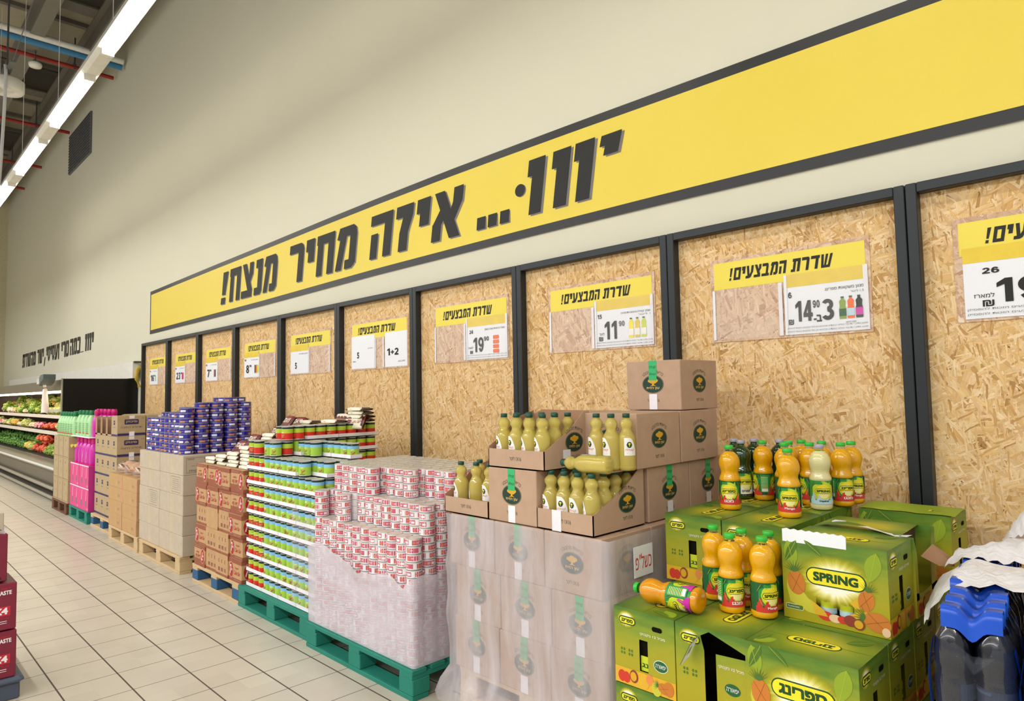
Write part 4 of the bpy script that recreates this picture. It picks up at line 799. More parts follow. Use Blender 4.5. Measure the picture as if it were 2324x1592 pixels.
b = MB(); F = right(-1.588); b.box(-1.5885, -1.5865, -1.075, -.945, .805, .925, 'card_white'); b.text(right(-1.5865), he('כשל"פ'), -1.065, .835, -.955, .895, 'lab_red', .0008, .01); tag(b.build('kosher_notice'), 'small white paper with red Hebrew letters stuck on the film', 'paper')
# ================================================================ JUICE CARTONS AND BOTTLES
SL, SD, SH = .322, .244, .2595
def pill(b, F, cu, cv, w, h, txt, e=2*E1, flip=False, sk=0.):
    b.rrect(F, cu-w/2-.004, cv-h/2-.004, cu+w/2+.004, cv+h/2+.004, 'spring_ink', e); b.rrect(F, cu-w/2, cv-h/2, cu+w/2, cv+h/2, 'spring_yellow', e+E1)
    tw = w*.78; th = h*.60
    b.text(F, txt, cu-tw/2, cv-th/2, cu+tw/2, cv+th/2, 'spring_ink', e+2*E1, .045, 0, flip)
def leaf(b, F, u, v, w, h, ang, m='spring_leaf', e=2*E1):
    L_, R_ = [], []
    for k in range(9):
        t = k/8; ww = w*math.sin(PI*t)**.8*(1-.25*t)
        L_.append((-ww/2, t*h)); R_.append((ww/2, t*h))
    ca, sa = math.cos(ang), math.sin(ang); f = lambda p: (u+p[0]*ca-p[1]*sa, v+p[0]*sa+p[1]*ca)
    b.pg(F, [f(p) for p in R_+L_[::-1][1:-1]], m, e)
    b.pg(F, [f(p) for p in [(-.0006, 0), (.0006, 0), (.0006, h*.95), (-.0006, h*.95)]], 'spring_leaf_light', e+E1)
def pineapple(b, F, u, v, s, ang=0., e=2*E1):
    ca, sa = math.cos(ang), math.sin(ang); f = lambda p, q: (u+(p*ca-q*sa)*s, v+(p*sa+q*ca)*s)
    b.pg(F, [f(.34*math.cos(2*PI*k/22), .46*math.sin(2*PI*k/22)) for k in range(22)], 'pine', e)
    for k in range(-3, 4):
        for sg in (1, -1):
            p0 = (.1*k-.2*sg, -.34); p1 = (.1*k+.2*sg, .34)
            n_ = [(p0[0]-.007, p0[1]), (p0[0]+.007, p0[1]), (p1[0]+.007, p1[1]), (p1[0]-.007, p1[1])]
            if all((x/.34)**2+(y/.46)**2 < 1.0 for x, y in n_): b.pg(F, [f(*p) for p in n_], 'pine_dark', e+E1)
    for k in range(-4, 5):
        a = k*.26; b.pg(F, [f(-.035, .40), f(.035, .40), f(.52*math.sin(a)+.0, .40+.46*math.cos(a))], 'pine_leaf' if k % 2 else 'spring_leaf_dark', e+E1)
def fruitbowl(b, F, w, v0=.0, long_=True):
    e = 2*E1; f = w/2
    if long_:
        b.pg(F, [(-f*.92, .10), (-f*.86, .055), (-f*.5, .03), (-f*.1, .025), (-f*.25, .05), (-f*.5, .075), (-f*.72, .12), (-f*.9, .13)], 'melon', e)
        b.pg(F, [(-f*.45, .072), (-f*.20, .048), (-f*.12, .028), (-f*.35, .028)], 'mango_y', e+E1)
        pineapple(b, F, -f*.72, .118, .085, .12, e+E1)
        b.pg(F, [(f*.30, .085), (f*.52, .112), (f*.72, .10), (f*.66, .075), (f*.40, .07)], 'mango_y', e); pineapple(b, F, f*.60, .10, .07, -.2, e)
        b.ell(F, -f*.16, .030, .024, .015, 'straw', e+E1, 16); b.ell(F, f*.02, .027, .020, .013, 'apple', e+E1, 14); b.ell(F, f*.16, .028, .016, .012, 'straw', e+2*E1, 14)
        b.pg(F, [(f*.2, .04), (f*.45, .062), (f*.62, .068), (f*.5, .045), (f*.3, .03)], 'mango_y', e); b.ell(F, f*.30, .030, .020, .017, 'passion', e+2*E1, 16); b.ell(F, f*.45, .025, .018, .017, 'passion', e+3*E1, 16); b.ell(F, f*.45, .025, .013, .013, 'gold', e+4*E1, 14)
        pineapple(b, F, f*.78, .042, .085, 1.35, e+2*E1); b.ell(F, f*.93, .018, .012, .014, 'apple', e+3*E1, 12)
    else:
        b.rect(F, -f, .0, f, .055, 'mango_y', E1)
        for k, (u, v, r_, m) in enumerate(((-.9, .025, .020, 'straw'), (-.62, .024, .019, 'straw'), (-.36, .034, .022, 'passion'), (-.02, .030, .027, 'mango_y'), (.18, .040, .018, 'peach'), (.40, .018, .024, 'melon'), (.92, .030, .024, 'pine'))): b.ell(F, u*f*.98 if abs(u) < .9 else u*f*.85, v, r_*.8, r_, m, e+k*E1*.3, 16)
        b.ell(F, -.36*f, .034, .013, .016, 'gold', e+3*E1, 12); pineapple(b, F, .62*f, .026, .05, 1.3, e+2*E1)
def spring_carton(label, long_front='he', hole_short=True, hole_long=False, tag_it=True, torn=False):
    t = thing('juice_carton', label, 'carton', (0, 0, 0), 0, 'yellow green juice cartons')
    b = MB(); w, d, h = SL/2, SD/2, SH; m = 'spring_print'
    b.face([(-w, d, 0), (w, d, 0), (w, -d, 0), (-w, -d, 0)], m); b.face([(w, d, 0), (-w, d, 0), (-w, d, h), (w, d, h)], m)
    if not torn:
        b.face([(-w, -d, h), (w, -d, h), (w, d, h), (-w, d, h)], 'spring_top')
    F = front(-d)
    if hole_long:
        a, c, z0, z1 = -.055, .06, .035, .085
        for u0, v0, u1, v1 in ((-w, 0, a, h), (c, 0, w, h), (a, 0, c, z0), (a, z1, c, h)): b.rect(F, u0, v0, u1, v1, m, 0)
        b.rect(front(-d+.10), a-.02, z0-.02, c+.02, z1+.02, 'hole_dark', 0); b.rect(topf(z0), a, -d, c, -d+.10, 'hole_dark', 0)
        for cx_ in (-.028, .032):
            Fi = lambda u, v, e=0, cx_=cx_: (cx_+(.026+e)*math.sin(u/.026), -d+.034-(.026+e)*math.cos(u/.026), v)
            for q in range(-8, 8): b.rect(Fi, q*.0045, z0, (q+1)*.0045, z1+.005, 'lab_lime' if abs(q+.5) < 5 else 'lab_dkgreen', 0)
            for q in range(-8, 8): b.rect(Fi, q*.0045, z0, (q+1)*.0045, z0+.018, 'lab_blue', .0005)
            b.text(Fi, 'SPRING', -.02, z1-.014, .02, z1-.004, 'spring_ink', .001, .04)
    else: b.rect(F, -w, 0, w, h, m, 0)
    for FF, sgn in ((right(w), 1), (left(-w), -1)):
        if torn and sgn == -1: continue
        a, c, z0, z1 = -.018, .016, .06, .165
        for u0, v0, u1, v1 in ((-d, 0, a, h), (c, 0, d, h), (a, 0, c, z0), (a, z1, c, h)): b.rect(FF, u0, v0, u1, v1, m, 0)
        ins = right(w-.012) if sgn == 1 else left(-w+.012)
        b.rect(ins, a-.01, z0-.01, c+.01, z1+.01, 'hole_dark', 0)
        # glimpse of a bottle label behind the slot
        b.rect(ins, a, z0, c, z0+.05, 'lab_lime', .004); b.text(ins, he('ספרינג')[:3], a+.004, z0+.012, c+.004, z0+.026, 'spring_ink', .0048, .02)
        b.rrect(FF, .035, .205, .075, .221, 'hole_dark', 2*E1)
        b.ell(FF, -.070, .222, .045, .035, 'sunburst', .5*E1, 20, True); pill(b, FF, -.066, .218, .062, .020, he('ספרינג'), 1.5*E1)
        b.text(FF, he('מכיל 12 בקבוקי')+'', -.035+.02, .180, .085, .191, 'white_ink', E1, .01)
        b.ell(FF, .066, .095, .028, .020, 'lab_white', E1, 20); b.ell(FF, .066, .095, .026, .018, 'lab_dkgreen', 2*E1, 20); b.text(FF, he('יפאורה'), .046, .089, .086, .101, 'white_ink', 3*E1, .01)
        for cu_ in (-.092, -.060):
            for du, dv in ((0, 0), (.011, 0), (0, .013), (.011, .013)): b.ell(FF, cu_+du, .105+dv, .0042, .005, 'spring_leaf_dark', E1, 8)
        fruitbowl(b, FF, SD, 0, False)
    # printed long side
    b.ell(F, .005, .140, .135, .095, 'sunburst', .4*E1, 28, True)
    leaf(b, F, -w+.02, h-.008, .05, .085, PI+.25); leaf(b, F, -w+.05, h-.004, .03, .08, PI-.5, 'spring_leaf_dark'); leaf(b, F, w-.03, h-.01, .055, .095, PI-.25); leaf(b, F, -w+.075, h, .02, .07, PI+.9, 'spring_leaf_dark')
    pill(b, F, .008, .15, .175, .048, 'SPRING' if long_front == 'en' else he('ספרינג'), 1.5*E1)
    b.rrect(F, -w+.008, .030, -w+.065, .047, 'lab_white', 2*E1, .005); b.rrect(F, -w+.0095, .0315, -w+.0635, .0455, 'spring_leaf_dark', 3*E1, .004); b.text(F, 'No preservatives', -w+.014, .035, -w+.052, .042, 'white_ink', 4*E1)
    fruitbowl(b, F, SL)
    if not torn:
        Ft = topf(h); leaf(b, Ft, -w+.02, -d+.015, .05, .075, -.7, 'spring_leaf', E1); leaf(b, Ft, -w+.02, -d+.03, .03, .08, -.25, 'spring_leaf_dark', E1); leaf(b, Ft, w-.03, d-.02, .05, .08, 2.3, 'spring_leaf_dark', E1)
        pill(b, Ft, .0, -.01, .15, .045, he('ספרינג'), E1, True)
        b.rect(Ft, -w, -.0012, w, .0012, 'spring_leaf_dark', .5*E1)
    b.build('box_body', t)
    return t
base = spring_carton('x'); cart = Placer(base); carte = Placer(spring_carton('x', 'en', True, True))
A90 = PI/2
HB = SH
# three layers on the floor; the top one ends at z = .79
for L_ in range(3):
    z = .0005+L_*(SH+.0035); ln = ('bottom', 'middle', 'third')[L_]
    for (x, y, rot, w_) in ((-1.368, -1.178, A90, 'front left corner'), (-.836, -1.222, 0, 'front right corner'), (-.836, -.97, 0, 'right side second from the front'), (-.836, -.718, 0, 'right side third from the front'), (-1.368, -.84, A90, 'left side'), (-1.12, -.84, A90, 'centre'), (-.836, -.466, 0, 'right side fourth from the front'), (-.836, -.21, 0, 'right side nearest the wall'), (-1.368, -.50, A90, 'left rear'), (-1.12, -.50, A90, 'centre rear')):
        cart.put((x, y, z), rot, 'juice carton in the %s layer, %s' % (ln, w_))
    if L_ < 2: cart.put((-1.12, -1.178, z), A90, 'juice carton in the %s layer, front centre' % ln)
ZJ = .0005+3*(SH+.0035)-.003
# torn carton, third layer front centre
t = spring_carton('torn open juice carton with a dark gaping side at the front', 'he', True, False, True, True); t.location = (-1.12, -1.178, ZJ-SH-.0005); t.rotation_euler = (0, 0, A90)
b = MB(); w, d, h = SL/2, SD/2, SH
b.face([(-w+.10, -d, h), (w, -d, h), (w, d, h), (-w+.10, d, h)], 'spring_top'); b.face([(-w, -d, h), (-w+.10, -d, h), (-w+.10, -d+.05, h), (-w+.0, -d+.04, h)], 'spring_top'); b.face([(-w, d-.05, h), (-w+.10, d-.05, h), (-w+.10, d, h), (-w, d, h)], 'spring_top')
b.face([(-w+.0, -d+.04, h), (-w+.10, -d+.05, h), (-w+.10, d-.05, h), (-w, d-.05, h)], 'spring_top')
pill(b, topf(h), .02, -.01, .15, .045, he('ספרינג'), E1, True)
FL = left(-w)     # u runs from -d (world left) to +d
b.pg(FL, [(-d, 0), (-.018, 0), (-.018, .19), (-.03, .235), (-d, .25)], 'spring_print', 0); b.pg(FL, [(.022, 0), (d, 0), (d, .195), (.022, .19)], 'spring_print', 0); b.pg(FL, [(-d, .25), (-.03, .235), (0, .252), (d, .21), (d, h), (-d, h)], 'spring_print', 0)
b.rect(FL, -.018, 0, .022, .03, 'spring_print', 0)
b.ell(FL, -.070, .222, .045, .03, 'sunburst', .5*E1, 20, True); pill(b, FL, -.066, .218, .062, .020, he('ספרינג'), 1.5*E1)
b.text(FL, he('מכיל 12 בקבוקי'), .03, .150, d-.008, .162, 'white_ink', E1, .01); b.ell(FL, .075, .095, .026, .018, 'lab_dkgreen', 2*E1, 20); b.text(FL, he('יפאורה'), .055, .089, .095, .101, 'white_ink', 3*E1, .01)
for cu_ in (-.092, -.060):
    for du, dv in ((0, 0), (.011, 0), (0, .013), (.011, .013)): b.ell(FL, cu_+du, .105+dv, .0042, .005, 'spring_leaf_dark', E1, 8)
b.build('torn_side', t)
b = MB(); b.face([(-w+.02, -d+.01, .002), (w-.01, -d+.01, .002), (w-.01, d-.01, .002), (-w+.02, d-.01, .002)], 'hole_dark'); b.face([(-w+.14, -d+.005, .0), (-w+.14, d-.005, .0), (-w+.14, d-.005, h), (-w+.14, -d+.005, h)], 'hole_dark'); b.build('inner_shade', t)  # near-black sheets paint the shade inside the torn carton
b = MB(); b.face([(-w-.001, .035, .235), (-w-.045, .04, .215), (-w-.05, .078, .14), (-w-.006, .066, .165)], 'card_white'); b.face([(-w-.002, .036, .236), (-w-.046, .041, .216), (-w-.051, .079, .141), (-w-.007, .067, .166)][::-1], 'spring_leaf'); b.build('torn_flap', t)
# second layer of the display
for (x, y, rot, w_) in ((-1.412, -.765, A90, 'rear left, under the mango bottle at the oil cartons'), (-1.163, -.765, A90, 'rear centre, behind the group of five mango bottles'), (-1.412, -.435, A90, 'left of the back row, under the apple bottles'), (-1.163, -.435, A90, 'middle of the back row, under the pale grapefruit bottle'), (-.83, -.22, 0, 'back row right, against the chipboard'), (-1.412, -.11+.0, A90, 'against the chipboard on the left')):
    if y > -.15: continue
    cart.put((x, y, ZJ+.001), rot, 'juice carton of the upper layer, '+w_)
sp = carte.put((-.838, -.935, ZJ+.001), 0, 'juice carton facing the aisle with the big English SPRING logo')
sp['label'] = 'upright juice carton facing the aisle with large English lettering and white torn top'
w, d, h = SL/2, SD/2, SH
b = MB(); prism(b, [(-w+.004, h-.012), (.045, h-.012), (.045, h+.025)] + [(.045-.0125*k, h+.028+.004*(k % 2)) for k in range(1, 16)] + [(-w+.004, h+.028)], front(-d-.001), .003, 'card_white'); b.build('torn_tab', sp)
# torn carton behind it
t = spring_carton('ripped juice carton with a dark hole in its side and brown flap', 'he', True, False, True, True); t.location = (-.832, -.68, ZJ+.001); t.rotation_euler = (0, 0, PI)
b = MB(); b.face([(-w+.05, -d, h), (w, -d, h), (w, d, h), (-w+.04, d, h)], 'spring_top')
Fl = left(-w); b.pg(Fl, [(-d, 0), (d, 0), (d, .075), (-.05, .07), (-d, .08)], 'spring_print', 0); b.pg(Fl, [(.055, .0), (d, 0), (d, h), (.09, h), (.06, .18)], 'spring_print', 0); b.pg(Fl, [(-d, 0), (-.09, 0), (-.095, .2), (-d, h)], 'spring_print', 0)
fruitbowl(b, Fl, SD, 0, False); b.build('torn_side', t)
b = MB(); b.face([(-w+.06, -d+.004, .004), (-w+.06, d-.004, .004), (-w+.06, d-.004, h), (-w+.06, -d+.004, h)], 'kraft_dark'); b.face([(-w, -d+.004, .003), (-w+.06, -d+.004, .003), (-w+.06, d-.004, .003), (-w, d-.004, .003)], 'kraft_dark'); b.build('inner_shade', t)  # dark brown sheets paint the shade inside the ripped carton
b = MB(); b.face([(-w-.001, .06, .19), (-w-.001, -.09, .205), (-w-.07, -.07, .165), (-w-.085, .01, .16), (-w-.05, .05, .165)], 'kraft_in'); b.build('torn_flap', t)
b = MB(); P = []
for k in range(9): P.append([(-.98+.035*k, -.795-.003*k, ZJ+SH+.004+.016*math.sin(k*.45)), (-.97+.035*k, -.745, ZJ+SH+.006+.012*math.sin(k*.7))])
b.grid(P[:5], 'spring_leaf_dark', True); b.grid(P[4:], 'card_white', True); tag(b.build('torn_cardboard_strip'), 'curled strip of torn green and white cardboard on the juice cartons', 'cardboard')
b = MB(); b.bbox(-.965, -.925, -.70, -.67, ZJ+SH+.0015, ZJ+SH+.006, 'card_white', .001); tag(b.build('cardboard_scrap'), 'small white scrap of cardboard on top of the juice cartons', 'cardboard')
b = MB(); P = []
for k in range(9): P.append([(-.99+.042*k, -.33+.01*math.sin(k*2.1), ZJ+SH+.004), (-.99+.042*k, -.22, ZJ+SH+.012+.012*math.sin(k*.8)), (-.99+.042*k, -.12, ZJ+SH+.004)])
b.grid(P, 'spring_leaf', True); tag(b.build('bent_lid'), 'lifted green lid on the juice carton against the chipboard', 'cardboard')
# bottles
def juice_bottle(name, label, liquid, cap, scheme):
    t = thing(name, label, 'bottle', (0, 0, 0), 0, 'juice bottles')
    r, h = .0425, .262
    full = [(.0, .006), (.72, 0), (.92, .012), (1, .035), (1, .08), (.97, .09), (.97, .455), (1, .465), (.985, .49), (.90, .525), (.82, .56), (.81, .585), (.86, .625), (.95, .67), (.99, .715), (.985, .755), (.92, .80), (.78, .845), (.58, .88), (.42, .90)]
    b = MB(); b.lathe([(a*r, z*h) for a, z in full], liquid, 28, False); b.build('bottle_body', t)
    b = MB(); b.lathe([(.42*r, .90*h), (.36*r, .915*h), (.35*r, .935*h), (.40*r, .938*h), (.34*r, .942*h)], 'clear' if liquid != 'juice_apple' else 'juice_apple', 20, True); b.build('neck', t)
    b = MB(); P = [(.41*r, .94*h), (.44*r, .945*h), (.44*r, .99*h), (.38*r, h)]; b.lathe(P, cap, 24); b.build('cap', t)
    b = MB(); rr = .975*r; Fc = cyl(rr); z0, z1 = .095*h, .452*h
    hi, mid, low, txt2, en = scheme
    circ = 2*PI*rr; b.rect(Fc, -circ/2, z0, circ/2, z1, hi, .0, 40)
    for c0, wd in ((0, 'SPRING'), (circ/2*.98, he('ספרינג'))):
        Fo = cyl(rr, c0/rr)
        for k in range(-10, 10): b.rect(Fo, k*.0044, z0+.02, (k+1)*.0044, z1-.0022*abs(k+.5), mid, .0004)
        for k in range(5): leaf(b, Fo, (-.034, -.024, .0, .026, .036)[k], z1-.002, .010, .034, PI+(-.5, .3, .1, -.2, .4)[k], ('lab_dkgreen', 'lab_lime')[k % 2], .0007)
        b.ell(Fo, 0, (z0+z1)/2+.006, .036, .036, 'lab_lime', .0010, 24); b.ell(Fo, 0, (z0+z1)/2+.004, .029, .029, 'lab_yellow', .0014, 22); b.ell(Fo, 0, (z0+z1)/2-.002, .021, .021, 'lab_pale', .0018, 20)
        for k in range(-12, 12): b.rect(Fo, k*.0044, z0, (k+1)*.0044, z0+.026+.010*math.sin(k*1.1)*(abs(k) > 3)-.006*(abs(k) < 3), low, .0022)
        leaf(b, Fo, -.03, z0+.018, .012, .034, .4, 'lab_red' if low == 'lab_red' else low, .0024); leaf(b, Fo, .032, z0+.016, .012, .036, -.3, 'lab_orange' if low == 'lab_red' else low, .0024)
        b.rrect(Fo, -.0325, z0+.0425, .0325, z0+.0635, 'spring_ink', .0028); b.rrect(Fo, -.031, z0+.044, .031, z0+.062, 'spring_yellow', .0034)
        b.text(Fo, wd, -.0255, z0+.0478, .0255, z0+.0582, 'spring_ink', .0042, .042)
        b.text(Fo, en if wd == 'SPRING' else txt2, -.017, z0+.008, .017, z0+.018, 'white_ink' if low == 'lab_red' else 'spring_ink', .0036, .026); b.text(Fo, 'with pulp' if wd == 'SPRING' else he('משקה קל'), -.010, z0+.021, .012, z0+.026, 'white_ink', .0036)
        b.rect(Fo, -.028, z1-.014, -.004, z1-.005, 'lab_green', .0024, 4)
    Fo = cyl(rr, PI/2); b.rect(Fo, -.018, z0+.012, .018, z1-.004, 'lab_green', .0036, 6)
    for k in range(9): b.rect(Fo, -.014, z1-.016-.006*k, .012, z1-.014-.006*k, 'lab_pale', .0044, 4)
    b.rect(Fo, -.012, z0+.016, .012, z0+.028, 'lab_white', .0044, 4)
    b.build('label', t)
    return t
mango = Placer(juice_bottle('mango_juice_bottle', 'x', 'juice_orange', 'cap_lime', ('lab_dkgreen', 'lab_green', 'lab_red', he('מנגו'), 'Mango')))
pale = juice_bottle('grapefruit_juice_bottle', 'pale cloudy grapefruit bottle with a grey cap on the rear cartons', 'juice_pale', 'cap_grey', ('lab_green', 'lab_lime', 'lab_blue', he('אשכולית'), 'Grapefruit'))
apple = Placer(juice_bottle('apple_juice_bottle', 'x', 'juice_apple', 'cap_grey', ('lab_dkgreen', 'lab_green', 'lab_white', he('תפוחים'), 'Apple')))
peach = juice_bottle('peach_juice_bottle', 'peach juice bottle lying on its side on the front left carton', 'juice_peach', 'cap_lime', ('lab_green', 'lab_lime', 'pink_bottle', he('אפרסק'), 'Peach'))
ZB = ZJ+.0015
for x, y, rz, lb in ((-1.262, -1.035, 1.05, 'mango bottle at the left rear of the group of five'), (-1.150, -1.125, PI+.98, 'mango bottle second in the front line, Hebrew label half turned'), (-1.045, -1.105, 1.10, 'mango bottle nearest the aisle, in front of the group'), (-1.155, -1.03, .9, 'mango bottle half hidden behind the front pair'), (-1.066, -1.01 , PI+.1, 'mango bottle behind, next to the English lettered carton')): mango.put((x, y, ZB), rz, lb)
ZU = ZJ+.001+SH+.0015
for x, y, rz, lb in ((-1.372, -.685, PI+.40, 'mango bottle alone at the left, beside the oil cartons'), (-1.118, -.705, .42, 'mango bottle with English label standing before the rear group'), (-1.372, -.375, -1.05, 'mango bottle showing its green back label beside the apple bottles'), (-1.265, -.35, -1.2, 'mango bottle behind the English labelled one, right of the back label'), (-1.245, -.44, .9, 'mango bottle in the rear group behind the central bottle'), (-1.165, -.375, 2.3, 'mango bottle left of the pale grapefruit bottle'), (-1.06 + .005, -.325, PI+.9, 'mango bottle just right of the pale grapefruit bottle'), (-1.045, -.22 - .015, .8, 'rightmost mango bottle at the chipboard'), (-1.15, -.28, 0, 'mango bottle at the back between others, near the chipboard'), (-1.245, -.26, .4, 'mango bottle at the very back, centre of the rear group')):
    mango.put((x, y, ZU), rz, lb)
pale.location = (-1.092, -.46, ZU); pale.rotation_euler = (0, 0, .62)
for x, y, rz, lb in ((-1.53, -.335, 2.4, 'dark green apple bottle farthest left in the rear group'), (-1.462, -.40, PI+.9, 'dark green apple bottle second from the left, label to the aisle'), (-1.455, -.285, 0, 'dark apple bottle behind, only its grey cap showing'), (-1.34, -.27, 0, 'dark apple bottle behind the mango back label, cap showing')): apple.put((x, y, ZU), rz, lb)
peach.location = (-1.20, -1.235, ZB+.046); peach.rotation_euler = lying(.04, -.9)
# ================================================================ STACKS OF CANS
def can_fill(name, label, cat, cells, r, h, m_side, m_top):
    # the cans deep inside a stack that nobody could single out: one object
    b = MB()
    for x, y, z in cells: b.lathe([(r, 0), (r, h*.97)], m_side, 8, False, None, (x, y, z)); b.face([(x+r*math.cos(2*PI*k/8), y+r*math.sin(2*PI*k/8), z+h*.97) for k in range(8)], m_top)
    return tag(b.build(name), label, cat, None, 'stuff')
def layers(T, ni, nj):
    # yields (i, j, k, shown): shown when the aisle, the right side, the left end or the sky can see it
    for i in range(ni):
        for j in range(nj):
            for k in range(T[i][j]):
                fr_ = T[i][j-1] if j else 0; rg = T[i+1][j] if i+1 < ni else 0
                yield i, j, k, (k >= fr_ or k >= rg or k == T[i][j]-1)
# ---- tuna: four-can packs
TR, TH = .0435, .0402
root = thing('tuna_pack', 'x', 'tuna cans', (0, 0, 0), 0, 'four-packs of tuna on the green pallet')
cans = []
for var in range(2):
    b = MB(); b.lathe([(.93*TR, 0), (TR, .0015), (TR, .004), (.985*TR, .005), (.985*TR, .0345), (TR, .0355), (TR, .0392), (.965*TR, .0400), (.93*TR, .0384), (.90*TR, .0388)], 'tuna_white', 20, False, ['tin_metal', 'tin_metal', 'tin_metal', 'tuna_white', 'tin_metal', 'tin_metal', 'tin_metal', 'tin_metal', 'tin_metal'])
    b.face([(.90*TR*math.cos(2*PI*k/20), .90*TR*math.sin(2*PI*k/20), .0386) for k in range(20)], 'tin_lid')
    Fc = cyl(.985*TR); c = 2*PI*.985*TR/3
    for q in range(3):
        u = q*c+var*.02
        b.rect(Fc, u, .0075, u+.070, .0315, 'tuna_red', .0001, 6)
        if q != 1: b.rect(Fc, u+.046, .013, u+.066, .025, 'tuna_white', .0003, 2)
        b.ell(Fc, u+.012, .019, .008, .006, 'peach', .0003, 10); b.rect(Fc, u+.024, .020, u+.040, .0225, 'tuna_white', .0003, 2); b.rect(Fc, u+.024, .015, u+.036, .0165, 'tuna_white', .0003, 2)
    cans.append(b.mesh('can'))
for k in range(4): link('can', cans[k % 2], root, (0, 0, k*TH), k*.35)
tuna = Placer(root)
NI, NJ = 12, 8
T = [[6]*NJ for _ in range(NI)]
for i in range(NI):
    T[i][0] = 5 if i <= 4 else 4
    if i in (1, 2): T[i][0] = 4
    T[i][1] = 5 if (i >= 6 or i == 0) else 6
    T[i][2] = 5 if (i >= 9) else 6
T[0][2] = 6; T[5][0] = 4; T[4][0] = 4
fill = []; TX0, TY0, PKH = -3.885, -1.165, 4*TH+.0008
for i, j, k, vis in layers(T, NI, NJ):
    x, y, z = TX0+.0878*i+R.uniform(-.0003, .0003), TY0+.0878*j+R.uniform(-.0003, .0003), PH+k*PKH
    shown = vis and (j <= 1 or k == T[i][j]-1 or k >= T[i][j-1] or (i >= NI-1 and j < 6))
    if shown: tuna.put((x, y, z), R.uniform(0, 6.28), 'column of four tuna cans, %s from left, %s row from the aisle, %s tier' % (ORD[i+1], ORD[j+1], ORD[k+1]))
    else:
        for q in range(4): fill.append((x, y, z+q*TH))
can_fill('tuna_cans', 'tuna cans packed unseen in the heart of the tuna stack', 'tuna cans', fill, TR, TH, 'tuna_white', 'tin_lid')
# film draped round the lower tiers with a torn, drooping upper edge
b = MB(); path = []
for k in range(19): path.append((-3.955, -.75-.47*k/18, -1, 0))
for k in range(61): path.append((-3.945+1.085*k/60, -1.222, 0, -1))
for k in range(31): path.append((-2.852, -1.215+.62*k/30, 1, 0))
def film_top(s):   # s along the path in metres
    k = s
    if k < .47: return .60
    if k < .60: return .60+.5*(k-.47)
    if k < 1.1: return .665-.22*(k-.60)
    if k < 1.5: return .555+.03*math.sin((k-1.1)*8)
    return .565+.20*(k-1.5)/.7+.02*math.sin(k*21)
P = []; s_ = 0; NR = 26
cols = []
for q, (x, y, nx_, ny_) in enumerate(path):
    if q: s_ += math.dist(path[q-1][:2], (x, y))
    zt = film_top(s_)+.03*noise.noise(Vector((s_*9, 1.3, 0))); col_ = []
    for a in range(NR+1):
        f = a/NR; z = PH+.004+(zt-PH)*f; o = .004+.012*f*abs(noise.noise(Vector((s_*6, z*6, 3))))+.028*max(0, f-.8)*5*max(0, noise.noise(Vector((s_*3, 7.7, 1)))+.25)
        col_.append((x+nx_*o, y+ny_*o, z))
    cols.append(col_)
for a in range(NR+1): P.append([c_[a] for c_ in cols])
b.grid(P, 'film_tuna', True); tag(b.build('plastic_sheet'), 'torn clear plastic sheet sagging around the tuna pallet', 'plastic film')
# ---- vegetable cans on white trays
VR, VH, VT = .0416, .0975, .1075
def veg_can(name, top, mid, low, frac, beans):
    b = MB(); pr = [(.95*VR, .0), (VR, .0015), (VR, .004), (.985*VR, .005), (.985*VR, .005+.088*frac), (.985*VR, .080), (.985*VR, .0925), (VR, .0935), (VR, .0965), (.96*VR, VH), (.93*VR, .0955)]
    b.lathe(pr, mid, 20, False, ['tin_metal', 'tin_metal', 'tin_metal', low, mid, top, 'tin_metal', 'tin_metal', 'tin_metal', 'tin_metal'])
    b.face([(.93*VR*math.cos(2*PI*k/20), .93*VR*math.sin(2*PI*k/20), .0957) for k in range(20)], 'tin_metal'); b.ell(topf(.0957), 0, 0, .6*VR, .6*VR, 'tin_lid', .0008, 16)
    for c0 in (0, PI):
        Fc = cyl(.985*VR, c0); rr = random.Random(3)
        for q in range(16):
            a = rr.uniform(-1.1, 1.1); u, v = rr.uniform(-.006, .010), rr.uniform(.018, .032); l = rr.uniform(.012, .022); w = .0022
            du, dv = math.sin(a)*l, math.cos(a)*l; pu, pv = math.cos(a)*w, -math.sin(a)*w
            b.pg(Fc, [(u-du*.4-pu*.6, v-dv*.4-pv*.6), (u-du*.4+pu*.6, v-dv*.4+pv*.6), (u+pu, v+pv), (u+du-.0+pu*.5, v+dv*.8+pv*.5), (u+du-pu*.5, v+dv*.8-pv*.5), (u-pu, v-pv)], 'veg_bean' if q % 3 else 'veg_bean2', .0001+q*.00001)
        for q in range(5): b.rect(Fc, -.018+.008*q, .008, -.013+.008*q, .013, 'ink', .0002)
        b.rect(Fc, -.010, .052, .012, .056, 'lab_white', .0002, 3); b.ell(Fc, -.004, .086, .006, .004, 'leaf_b', .0002, 8)
    return b.mesh(name)
me_red = veg_can('red', 'veg_navy', 'veg_lime', 'veg_red', .50, True); me_blue = veg_can('blue', 'veg_dark', 'veg_blue', 'veg_lime2', .62, True)
def single(me, name, cat, group):
    o = tag(link(name, me), 'x', cat, group); return Placer(o)
pr_ = single(me_red, 'vegetable_can', 'food can', 'green and red vegetable cans'); pb_ = single(me_blue, 'vegetable_can', 'food can', 'green and blue vegetable cans')
VX0, VY0, VD = -4.99, -1.115, .0872
NI, NJ = 12, 10
T = [[10]*NJ for _ in range(NI)]
for i in range(NI):
    for j in range(NJ):
        if i in (3, 4) and j >= 1: T[i][j] = 11
        if i >= 5 and j >= 4: T[i][j] = 6
    if i == 2 or i >= 5: T[i][0] = 9
    if i >= 5: T[i][1] = 9
    if i >= 8: T[i][2] = 9
    if i >= 10: T[i][0] = 8
    if i == 9: T[i][0] = 9
fill = []; traycells = {}
